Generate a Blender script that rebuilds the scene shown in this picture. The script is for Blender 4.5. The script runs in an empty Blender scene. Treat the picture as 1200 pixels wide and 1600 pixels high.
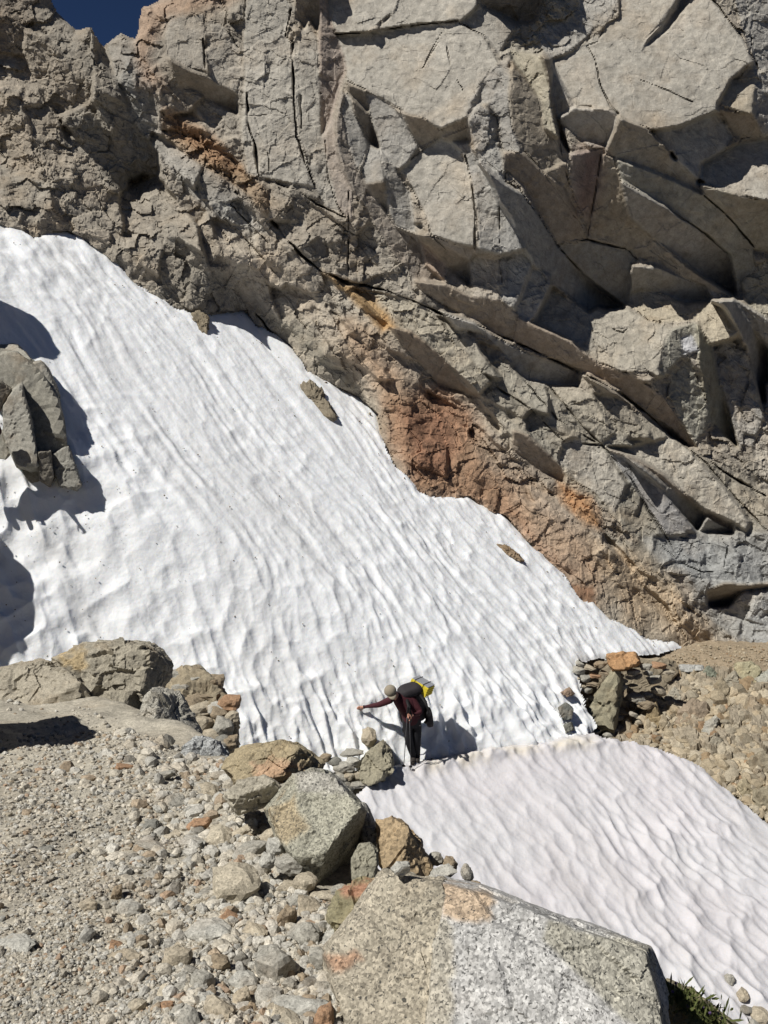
import bpy, bmesh, math, random
import numpy as np
from mathutils import Vector, Matrix
rng = np.random.default_rng(7); random.seed(7)
sc = bpy.context.scene
C = bpy.context.collection

# ------------------------------------------------------------------ camera, sky, sun, exposure
CAM_Z = 8.0; PITCH = math.radians(10.0); F = 1340.0       # focal length in photo pixels (1200 x 1600)
cam_d = bpy.data.cameras.new('camera'); cam = bpy.data.objects.new('camera', cam_d); C.objects.link(cam)
cam_d.sensor_fit = 'VERTICAL'; cam_d.sensor_height = 36.0; cam_d.lens = 36.0 * F / 1600.0
cam_d.clip_start = 0.05; cam_d.clip_end = 2000
cam.location = (0, 0, CAM_Z); cam.rotation_euler = (math.pi/2 - PITCH, 0, 0)
sc.camera = cam
SUN = np.array([-0.66, -0.36, 1.02]); SUN /= np.linalg.norm(SUN)      # towards the sun
w = bpy.data.worlds.new('World'); sc.world = w; w.use_nodes = True
nt = w.node_tree; nt.nodes.clear()
sky = nt.nodes.new('ShaderNodeTexSky'); sky.sky_type = 'NISHITA'; sky.sun_disc = False
sky.sun_elevation = math.asin(SUN[2]); sky.sun_rotation = math.atan2(SUN[0], SUN[1])
sky.altitude = 4200; sky.air_density = 0.45; sky.dust_density = 0.0; sky.ozone_density = 8.0
bg = nt.nodes.new('ShaderNodeBackground'); bg.inputs[1].default_value = 0.05
out = nt.nodes.new('ShaderNodeOutputWorld')
nt.links.new(sky.outputs[0], bg.inputs[0]); nt.links.new(bg.outputs[0], out.inputs[0])
sd = bpy.data.lights.new('sun', 'SUN'); sd.energy = 5.0; sd.angle = math.radians(0.53); sd.color = (1.0, 0.965, 0.905)
so = bpy.data.objects.new('sun', sd); C.objects.link(so)
so.rotation_euler = Vector((-SUN[0], -SUN[1], -SUN[2])).to_track_quat('-Z', 'Y').to_euler(); so.location = (0, 0, 40)
sc.view_settings.view_transform = 'Standard'; sc.view_settings.look = 'None'
sc.view_settings.exposure = 0.0; sc.view_settings.gamma = 1.0
sc.cycles.use_denoising = True; sc.cycles.max_bounces = 6; sc.cycles.diffuse_bounces = 2

# ------------------------------------------------------------------ geometry helpers
cp, sp_ = math.cos(PITCH), math.sin(PITCH)
def ray(u, v):
    u = np.asarray(u, float); v = np.asarray(v, float)
    a = (u - 600) / F; b = (800 - v) / F
    return np.stack([a + 0*b, cp + sp_*b + 0*a, -sp_ + cp*b + 0*a], -1)
CAM = np.array([0, 0, CAM_Z])
def at(u, v, t): return CAM + ray(u, v) * np.asarray(t, float)[..., None]
def px(P):
    q = np.asarray(P, float) - CAM
    f = q[..., 1]*cp - q[..., 2]*sp_; up = q[..., 1]*sp_ + q[..., 2]*cp
    f = np.maximum(f, 1e-3)
    return 600 + F*q[..., 0]/f, 800 - F*up/f
def unit(n): n = np.array(n, float); return n/np.linalg.norm(n)
def plane_t(u, v, P, n):
    d = ray(u, v) @ n
    return ((P - CAM) @ n) / np.where(np.abs(d) < 1e-4, -1e-4, d)
def plane3(A, B, D):
    n = np.cross(B - A, D - A); n /= np.linalg.norm(n)
    return n if n[2] > 0 else -n

def sdf(poly, U, V):
    """signed distance in pixels, negative inside"""
    p = np.asarray(poly, float); q = np.roll(p, -1, 0)
    d2 = np.full(U.shape, 1e12); ins = np.zeros(U.shape, bool)
    for (x0, y0), (x1, y1) in zip(p, q):
        ex, ey = x1-x0, y1-y0; L = ex*ex + ey*ey + 1e-9
        s = np.clip(((U-x0)*ex + (V-y0)*ey)/L, 0, 1)
        d2 = np.minimum(d2, (U-x0-s*ex)**2 + (V-y0-s*ey)**2)
        c = ((y0 > V) != (y1 > V)); ins ^= c & (U < (x1-x0)*(V-y0)/((y1-y0) if y1 != y0 else 1e-9) + x0)
    d = np.sqrt(d2); return np.where(ins, -d, d)
def pdist(line, U, V):
    d2 = np.full(U.shape, 1e12)
    for (x0, y0), (x1, y1) in zip(line[:-1], line[1:]):
        ex, ey = x1-x0, y1-y0; L = ex*ex+ey*ey+1e-9
        s = np.clip(((U-x0)*ex + (V-y0)*ey)/L, 0, 1)
        d2 = np.minimum(d2, (U-x0-s*ex)**2 + (V-y0-s*ey)**2)
    return np.sqrt(d2)

def hsh(*k):
    h = np.zeros(np.broadcast(*k).shape, np.uint32)
    with np.errstate(over='ignore'):
        for i, a in enumerate(k):
            h = (h ^ (np.asarray(a).astype(np.int64).astype(np.uint32) * np.uint32(0x9E3779B1 + 2*i*7919))) * np.uint32(0x85EBCA6B)
            h ^= h >> np.uint32(13)
        h *= np.uint32(0xC2B2AE35); h ^= h >> np.uint32(16)
    return h
def h01(*k): return hsh(*k).astype(np.float64) / 4294967295.0

def vnoise(P, seed=0):
    """smooth 3-D gradient-like value noise in -1..1"""
    i = np.floor(P).astype(np.int64); f = P - i; f = f*f*f*(f*(f*6-15)+10)
    r = 0
    for a in (0, 1):
        for b in (0, 1):
            for c in (0, 1):
                wgt = (f[..., 0] if a else 1-f[..., 0])*(f[..., 1] if b else 1-f[..., 1])*(f[..., 2] if c else 1-f[..., 2])
                r = r + wgt*h01(i[..., 0]+a, i[..., 1]+b, i[..., 2]+c, seed)
    return r*2-1
def fbm(P, oct=4, seed=0, gain=0.5):
    r = 0; a = 1; s = 0
    for o in range(oct):
        r = r + a*vnoise(P*(2.03**o)+o*17.3, seed+o); s += a; a *= gain
    return r/s
def facet3(P, seed=0, tilt=0.8):
    """piecewise-planar chip noise about -1..1"""
    i = np.floor(P).astype(np.int64); best = np.full(P.shape[:-1], 1e9); val = np.zeros(P.shape[:-1])
    for a in (-1, 0, 1):
        for b in (-1, 0, 1):
            for c in (-1, 0, 1):
                k = (i[..., 0]+a, i[..., 1]+b, i[..., 2]+c)
                s = np.stack([k[j] + h01(*k, seed+j) for j in range(3)], -1)
                d = P - s; d2 = (d*d).sum(-1); m = d2 < best
                best = np.where(m, d2, best)
                vv = (h01(*k, seed+5)*2-1)*0.5
                for j in range(3): vv = vv + d[..., j]*(h01(*k, seed+7+j)*2-1)*tilt
                val = np.where(m, vv, val)
    return val
def cells2(U, V, size, ang, an, seed, jit=0.95):
    """2-D cells: returns hashed id and the two nearest distances (pixels)"""
    c, s = math.cos(ang), math.sin(ang)
    X = (U*c + V*s)/(size*an); Y = (-U*s + V*c)/size
    i, j = np.floor(X).astype(np.int64), np.floor(Y).astype(np.int64)
    b1 = np.full(U.shape, 1e9); b2 = b1.copy(); idn = np.zeros(U.shape, np.uint32)
    for a in (-1, 0, 1):
        for b in (-1, 0, 1):
            x = i+a+0.5+jit*(h01(i+a, j+b, seed)-0.5); y = j+b+0.5+jit*(h01(i+a, j+b, seed+1)-0.5)
            d = (X-x)**2 + (Y-y)**2; m = d < b1
            b2 = np.where(m, b1, np.minimum(b2, d)); idn = np.where(m, hsh(i+a, j+b, seed+2), idn); b1 = np.minimum(b1, d)
    return idn, np.sqrt(b1), np.sqrt(b2)
def idrand(idn, k): return h01(idn & np.uint32(0xFFFF), idn >> np.uint32(16), k)

def mesh_obj(name, verts, quads, mat, parent=None, tint=None, smooth=False):
    me = bpy.data.meshes.new(name)
    verts = np.asarray(verts, np.float32); quads = np.asarray(quads, np.int32)
    n, k = quads.shape
    me.vertices.add(len(verts)); me.vertices.foreach_set('co', verts.ravel())
    me.loops.add(n*k); me.loops.foreach_set('vertex_index', quads.ravel())
    me.polygons.add(n); me.polygons.foreach_set('loop_start', np.arange(0, n*k, k, dtype=np.int32))
    me.polygons.foreach_set('use_smooth', np.full(n, smooth))
    if tint is not None:
        at_ = me.attributes.new('tint', 'FLOAT_COLOR', 'POINT')
        c4 = np.ones((len(verts), 4), np.float32); c4[:, :3] = tint
        at_.data.foreach_set('color', c4.ravel())
    me.update(calc_edges=True); me.validate()
    if mat: me.materials.append(mat)
    o = bpy.data.objects.new(name, me); C.objects.link(o)
    if parent: o.parent = parent
    return o
def grid_quads(ny, nx, mask=None):
    idx = np.arange(ny*nx).reshape(ny, nx)
    q = np.stack([idx[:-1, :-1], idx[1:, :-1], idx[1:, 1:], idx[:-1, 1:]], -1)
    return q[mask] if mask is not None else q.reshape(-1, 4)
def compact(verts, quads, *attrs):
    u, inv = np.unique(quads, return_inverse=True)
    return (verts[u], inv.reshape(quads.shape)) + tuple(a[u] for a in attrs)
def tag(o, label=None, cat=None, group=None, kind=None):
    for k, v in (('label', label), ('category', cat), ('group', group), ('kind', kind)):
        if v: o[k] = v
    return o

# ------------------------------------------------------------------ materials
def nodes(m):
    m.use_nodes = True; t = m.node_tree; t.nodes.clear()
    return t, (lambda ty, **kw: _mk(t, ty, kw))
def _mk(t, ty, kw):
    n = t.nodes.new(ty)
    for k, v in kw.items():
        if k in n.bl_rna.properties.keys(): setattr(n, k, v)
        else: n.inputs[k].default_value = v
    return n
def rock_mat(name, speck_scale=60, speck=0.5, var=0.35, bump=0.02, bump_scale=9, obj_space=False, stain=(0.36, 0.22, 0.10), stain_amt=0.25, streak=0.25):
    m = bpy.data.materials.new(name); t, N = nodes(m); L = t.links.new
    if obj_space: pos = N('ShaderNodeTexCoord').outputs['Object']
    else: pos = N('ShaderNodeNewGeometry').outputs['Position']
    att = N('ShaderNodeAttribute', attribute_name='tint')
    n1 = N('ShaderNodeTexNoise', Scale=bump_scale*0.12, Detail=6.0, Roughness=0.62); L(pos, n1.inputs['Vector'])
    n2 = N('ShaderNodeTexNoise', Scale=bump_scale*0.9, Detail=8.0, Roughness=0.68); L(pos, n2.inputs['Vector'])
    n3 = N('ShaderNodeTexNoise', Scale=float(speck_scale), Detail=3.0, Roughness=0.75); L(pos, n3.inputs['Vector'])
    vo = N('ShaderNodeTexVoronoi', Scale=float(speck_scale)*1.5); L(pos, vo.inputs['Vector'])
    # broad value variation
    r1 = N('ShaderNodeMapRange'); r1.inputs['From Min'].default_value = 0.3; r1.inputs['From Max'].default_value = 0.7
    r1.inputs['To Min'].default_value = 1-var; r1.inputs['To Max'].default_value = 1+var*0.6; L(n2.outputs['Fac'], r1.inputs['Value'])
    mul = N('ShaderNodeMix', data_type='RGBA', blend_type='MULTIPLY'); mul.inputs['Factor'].default_value = 1
    L(att.outputs['Color'], mul.inputs['A']); L(r1.outputs[0], mul.inputs['B'])
    # mineral stains
    rs = N('ShaderNodeMapRange'); rs.inputs['From Min'].default_value = 0.52; rs.inputs['From Max'].default_value = 0.72
    rs.inputs['To Max'].default_value = stain_amt; L(n1.outputs['Fac'], rs.inputs['Value'])
    ms = N('ShaderNodeMix', data_type='RGBA'); ms.inputs['B'].default_value = (*stain, 1)
    L(rs.outputs[0], ms.inputs['Factor']); L(mul.outputs['Result'], ms.inputs['A'])
    # crystals: pale and dark grains
    sepc = N('ShaderNodeSeparateColor'); L(vo.outputs['Color'], sepc.inputs[0])
    rp = N('ShaderNodeMapRange'); rp.inputs['To Min'].default_value = 1-speck*0.42; rp.inputs['To Max'].default_value = 1+speck*0.42; L(sepc.outputs[0], rp.inputs['Value'])
    m2 = N('ShaderNodeMix', data_type='RGBA', blend_type='MULTIPLY'); m2.inputs['Factor'].default_value = 1
    L(ms.outputs['Result'], m2.inputs['A']); L(rp.outputs[0], m2.inputs['B'])
    n4 = N('ShaderNodeTexNoise', Scale=float(speck_scale)*1.15, Detail=2.5, Roughness=0.6, Distortion=0.8); L(pos, n4.inputs['Vector'])
    rd = N('ShaderNodeMapRange'); rd.inputs['From Min'].default_value = 0.585; rd.inputs['From Max'].default_value = 0.64
    rd.inputs['To Max'].default_value = min(0.88, speck); L(n4.outputs['Fac'], rd.inputs['Value'])
    m3a = N('ShaderNodeMix', data_type='RGBA'); m3a.inputs['B'].default_value = (0.045, 0.046, 0.044, 1)
    L(rd.outputs[0], m3a.inputs['Factor']); L(m2.outputs['Result'], m3a.inputs['A'])
    mp = N('ShaderNodeMapping'); mp.inputs['Scale'].default_value = (3.2, 3.2, 0.35); L(pos, mp.inputs['Vector'])
    n5 = N('ShaderNodeTexNoise', Scale=bump_scale*0.25, Detail=5.0, Roughness=0.65); L(mp.outputs[0], n5.inputs['Vector'])
    r5 = N('ShaderNodeMapRange'); r5.inputs['From Min'].default_value = 0.56; r5.inputs['From Max'].default_value = 0.74; r5.inputs['To Max'].default_value = streak; L(n5.outputs['Fac'], r5.inputs['Value'])
    m3 = N('ShaderNodeMix', data_type='RGBA'); m3.inputs['B'].default_value = (0.13, 0.115, 0.09, 1)
    L(r5.outputs[0], m3.inputs['Factor']); L(m3a.outputs['Result'], m3.inputs['A'])
    bs = N('ShaderNodeBsdfPrincipled'); bs.inputs['Roughness'].default_value = 0.9; bs.inputs['Specular IOR Level'].default_value = 0.2
    L(m3.outputs['Result'], bs.inputs['Base Color'])
    ad = N('ShaderNodeMath', operation='MULTIPLY_ADD'); ad.inputs[1].default_value = 0.35; L(n3.outputs['Fac'], ad.inputs[0]); L(n2.outputs['Fac'], ad.inputs[2])
    bu = N('ShaderNodeBump'); bu.inputs['Strength'].default_value = 0.9; bu.inputs['Distance'].default_value = bump; L(ad.outputs[0], bu.inputs['Height'])
    L(bu.outputs[0], bs.inputs['Normal'])
    o = N('ShaderNodeOutputMaterial'); L(bs.outputs[0], o.inputs[0])
    return m
def plain(name, col, rough=0.8, var=0.15, scale=30, spec=0.3, bump=0.0):
    m = bpy.data.materials.new(name); t, N = nodes(m); L = t.links.new
    tc = N('ShaderNodeTexCoord'); n = N('ShaderNodeTexNoise', Scale=float(scale), Detail=4.0); L(tc.outputs['Object'], n.inputs['Vector'])
    r = N('ShaderNodeMapRange'); r.inputs['To Min'].default_value = 1-var*2; r.inputs['To Max'].default_value = 1+var*2; L(n.outputs['Fac'], r.inputs['Value'])
    mx = N('ShaderNodeMix', data_type='RGBA', blend_type='MULTIPLY'); mx.inputs['Factor'].default_value = 1; mx.inputs['A'].default_value = (*col, 1)
    L(r.outputs[0], mx.inputs['B'])
    bs = N('ShaderNodeBsdfPrincipled'); bs.inputs['Roughness'].default_value = rough; bs.inputs['Specular IOR Level'].default_value = spec
    L(mx.outputs['Result'], bs.inputs['Base Color'])
    if bump:
        b = N('ShaderNodeBump'); b.inputs['Distance'].default_value = bump; L(n.outputs['Fac'], b.inputs['Height']); L(b.outputs[0], bs.inputs['Normal'])
    o = N('ShaderNodeOutputMaterial'); L(bs.outputs[0], o.inputs[0])
    return m
def snow_mat():
    m = bpy.data.materials.new('snow'); t, N = nodes(m); L = t.links.new
    pos = N('ShaderNodeNewGeometry').outputs['Position']
    att = N('ShaderNodeAttribute', attribute_name='tint')
    n2 = N('ShaderNodeTexNoise', Scale=14.0, Detail=6.0, Roughness=0.6); L(pos, n2.inputs['Vector'])
    bs = N('ShaderNodeBsdfPrincipled'); bs.inputs['Roughness'].default_value = 0.75; bs.inputs['Specular IOR Level'].default_value = 0.25
    L(att.outputs['Color'], bs.inputs['Base Color'])
    bs.inputs['Subsurface Weight'].default_value = 0.25; bs.inputs['Subsurface Radius'].default_value = (0.05, 0.06, 0.075); bs.inputs['Subsurface Scale'].default_value = 1.0
    bu = N('ShaderNodeBump'); bu.inputs['Strength'].default_value = 0.6; bu.inputs['Distance'].default_value = 0.02; L(n2.outputs['Fac'], bu.inputs['Height'])
    L(bu.outputs[0], bs.inputs['Normal'])
    o = N('ShaderNodeOutputMaterial'); L(bs.outputs[0], o.inputs[0])
    return m
M_cliff = rock_mat('cliff_rock', 28, 0.22, 0.34, 0.04, 5, stain_amt=0.16, streak=0.35)
M_boulder = rock_mat('boulder_rock', 70, 0.5, 0.35, 0.012, 14)
M_granite = rock_mat('speckled_granite', 72, 1.0, 0.26, 0.010, 20, stain_amt=0.12, streak=0.12)
M_stone = rock_mat('loose_stone', 85, 0.5, 0.30, 0.010, 22)
M_ground = rock_mat('gravel_ground', 60, 0.45, 0.35, 0.02, 16, stain=(0.40, 0.32, 0.22), stain_amt=0.4)
M_snow = snow_mat()

# ------------------------------------------------------------------ the surfaces of the place
TRAIL_Z = CAM_Z - 7.92
def t_level(u, v, z): return (z - CAM_Z) / ray(u, v)[..., 2]
S_A = at(0, 350, 22.5); S_P = at(700, 1060, 17.9); S_B = at(1060, 1012, t_level(1060, 1012, TRAIL_Z+0.05))
n_snow = plane3(S_A, S_P, S_B)
W0 = at(650, 1186, t_level(650, 1186, TRAIL_Z)); W1 = at(900, 1152, t_level(900, 1152, TRAIL_Z))
wd = unit(W1 - W0); wh = np.array([wd[1], -wd[0], 0.0]); wh = wh if wh[1] < 0 else -wh
n_wall = unit(wh*math.cos(math.radians(28)) + np.array([0, 0, 1])*math.sin(math.radians(28)))
def smax(a, b, k):
    h = np.clip(0.5 + 0.5*(a-b)/k, 0, 1); return b*(1-h) + a*h + k*h*(1-h)
def t_snow(u, v):
    a = plane_t(u, v, S_P, n_snow); b = plane_t(u, v, W0, n_wall)
    return smax(a, b, 0.5)
L_P = at(700, 1188, t_level(700, 1188, TRAIL_Z)); n_low = unit((0.16, -0.36, 1.0))
def t_low(u, v): return plane_t(u, v, L_P, n_low)
SNOW_POLY = [(-120,320),(0,345),(30,358),(55,372),(75,362),(105,360),(125,370),(165,400),(200,430),(240,460),(280,480),(300,492),(320,490),(350,487),(385,485),(400,510),(440,530),(455,540),(480,580),(520,600),(560,620),(590,645),(600,690),(620,730),(650,765),(690,778),(735,775),(765,800),(790,805),(820,840),(850,870),(880,895),(905,940),(925,945),(950,965),(980,980),(1010,995),(1050,1003),(1064,1013),(1030,1020),(900,1034),(893,1048),(908,1075),(915,1110),(927,1140),(920,1150),(870,1160),(830,1170),(760,1180),(650,1192),(560,1205),(400,1215),(300,1190),(200,1140),(-120,1120)]
LOW_POLY = [(530,1252),(555,1240),(600,1204),(640,1194),(700,1184),(760,1174),(830,1164),(900,1150),(925,1150),(960,1157),(1020,1170),(1080,1192),(1130,1230),(1205,1295),(1330,1400),(1560,1560),(1560,1720),(1000,1720),(850,1600),(700,1480),(580,1360)]

# ------------------------------------------------------------------ CLIFF
ST = 1.75
u1 = np.arange(-110, 1320, ST); v1 = np.arange(-90, 1060, ST)
U, V = np.meshgrid(u1, v1); NY, NX = U.shape
wx = fbm(np.stack([U/60, V/60, 0*U], -1), 4, 3)*9; wy = fbm(np.stack([U/60, V/60, 0*U+9], -1), 4, 5)*9
wx2 = fbm(np.stack([U/14, V/14, 0*U], -1), 3, 13)*2.2; wy2 = fbm(np.stack([U/14, V/14, 0*U+9], -1), 3, 15)*2.2
Uw, Vw = U+wx+wx2, V+wy+wy2
A_ = at(0, 350, 22.9); B_ = at(1060, 1010, 23.9)
def base_plane(lean):
    e = B_ - A_; l = np.array([0, lean, 1.0]); n = np.cross(e, l); n /= np.linalg.norm(n)
    return n if n[1] < 0 else -n
n_base = base_plane(0.30)
t0 = plane_t(U, V, A_, n_base)
L0 = np.log(np.clip(t0, 14, 44))

bp_ = np.array(SNOW_POLY[:39], float); vb = np.interp(u1, bp_[:, 0], bp_[:, 1])
dl_ = np.log(t_snow(u1, vb)+.1) - np.log(plane_t(u1, vb, A_, n_base)); ker = np.hanning(61); ker /= ker.sum()
dl_ = np.convolve(np.pad(dl_, 30, 'edge'), ker, 'valid')
L0 = L0 + dl_[None]*np.exp(-np.clip(vb[None]-V, 0, None)/320)
# region defaults: polygon, normal, cell size, long-axis angle, stretch, randomness, fine roughness, colour
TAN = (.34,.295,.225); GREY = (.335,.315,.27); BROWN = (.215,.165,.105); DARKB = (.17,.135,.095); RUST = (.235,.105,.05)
OCHRE = (.40,.27,.14); PALE = (.38,.345,.275); BLUEG = (.315,.305,.27); GREENG = (.27,.255,.19); PINK = (.30,.22,.17)
REG = [
 # default = blocky tan rock
 (None, (.05,-.92,.33), 38, .7, 1.6, .34, .16, TAN),
 ([(-200,-200),(80,-200),(90,10),(170,75),(205,190),(245,240),(330,340),(400,520),(300,520),(100,380),(-200,360)], (.12,-.88,.36), 52, 1.0, 2.1, .52, .17, (.33,.285,.215)),
 ([(165,70),(215,60),(250,190),(330,260),(430,370),(520,440),(470,560),(400,520),(330,340),(245,240),(205,190)], (.10,-.86,.45), 30, .78, 3.2, .42, .15, (.35,.325,.27)),
 ([(330,340),(430,370),(520,440),(620,520),(740,620),(860,750),(1000,880),(1120,985),(1180,1040),(1000,1040),(850,900),(620,800),(560,660),(400,530)], (-.05,-.86,.44), 30, .76, 4.2, .42, .14, (.405,.35,.265)),
 ([(545,455),(640,475),(700,500),(830,600),(960,620),(1080,700),(1200,770),(1320,830),(1320,1060),(1170,1010),(1000,890),(860,745),(740,620),(600,510)], (-.05,-.88,.42), 40, .72, 2.6, .36, .12, (.33,.295,.225)),
 ([(1000,840),(1090,832),(1160,830),(1320,830),(1320,1060),(1180,1020),(1090,950)], (0,-.88,.35), 36, .3, 1.3, .42, .12, (.325,.315,.28)),
 ([(205,55),(215,0),(300,-100),(390,-100),(385,130),(380,270),(330,210),(250,180),(230,110)], (.0,-.90,.38), 44, 1.2, 1.5, .42, .14, TAN),
 ([(250,170),(330,215),(420,300),(420,340),(380,300),(300,250),(255,215)], (.1,-.85,.4), 18, .75, 1.8, .45, .30, (.29,.20,.115)),
]
reg = np.zeros(U.shape, int)
for k, r in enumerate(REG):
    if r[0]: reg = np.where(sdf(r[0], Uw*0.4+U*0.6, Vw*0.4+V*0.6) < 0, k, reg)
Nn = np.zeros(U.shape+(3,)); lab = np.zeros(U.shape, np.int64); rough = np.zeros(U.shape); tint = np.zeros(U.shape+(3,))
for k, (pl, n, size, ang, an, rnd, fine, col) in enumerate(REG):
    m = reg == k
    if not m.any(): continue
    idn, d1, d2 = cells2(Uw[m], Vw[m], size, ang, an, 100+10*k)
    pert = np.stack([idrand(idn, j)-.5 for j in range(3)], -1)*2*rnd
    Nn[m] = np.array(n) + pert; lab[m] = 1000 + k*100000 + (idn % np.uint32(99991)).astype(np.int64)
    rough[m] = fine
    g = idrand(idn, 8)[:, None]; tint[m] = np.array(col)*(0.86+.28*g)*(1+(np.stack([idrand(idn, 9), idrand(idn, 9)*.5+.25, .5-0*g[:, 0]], -1)-.5)*.10)

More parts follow.
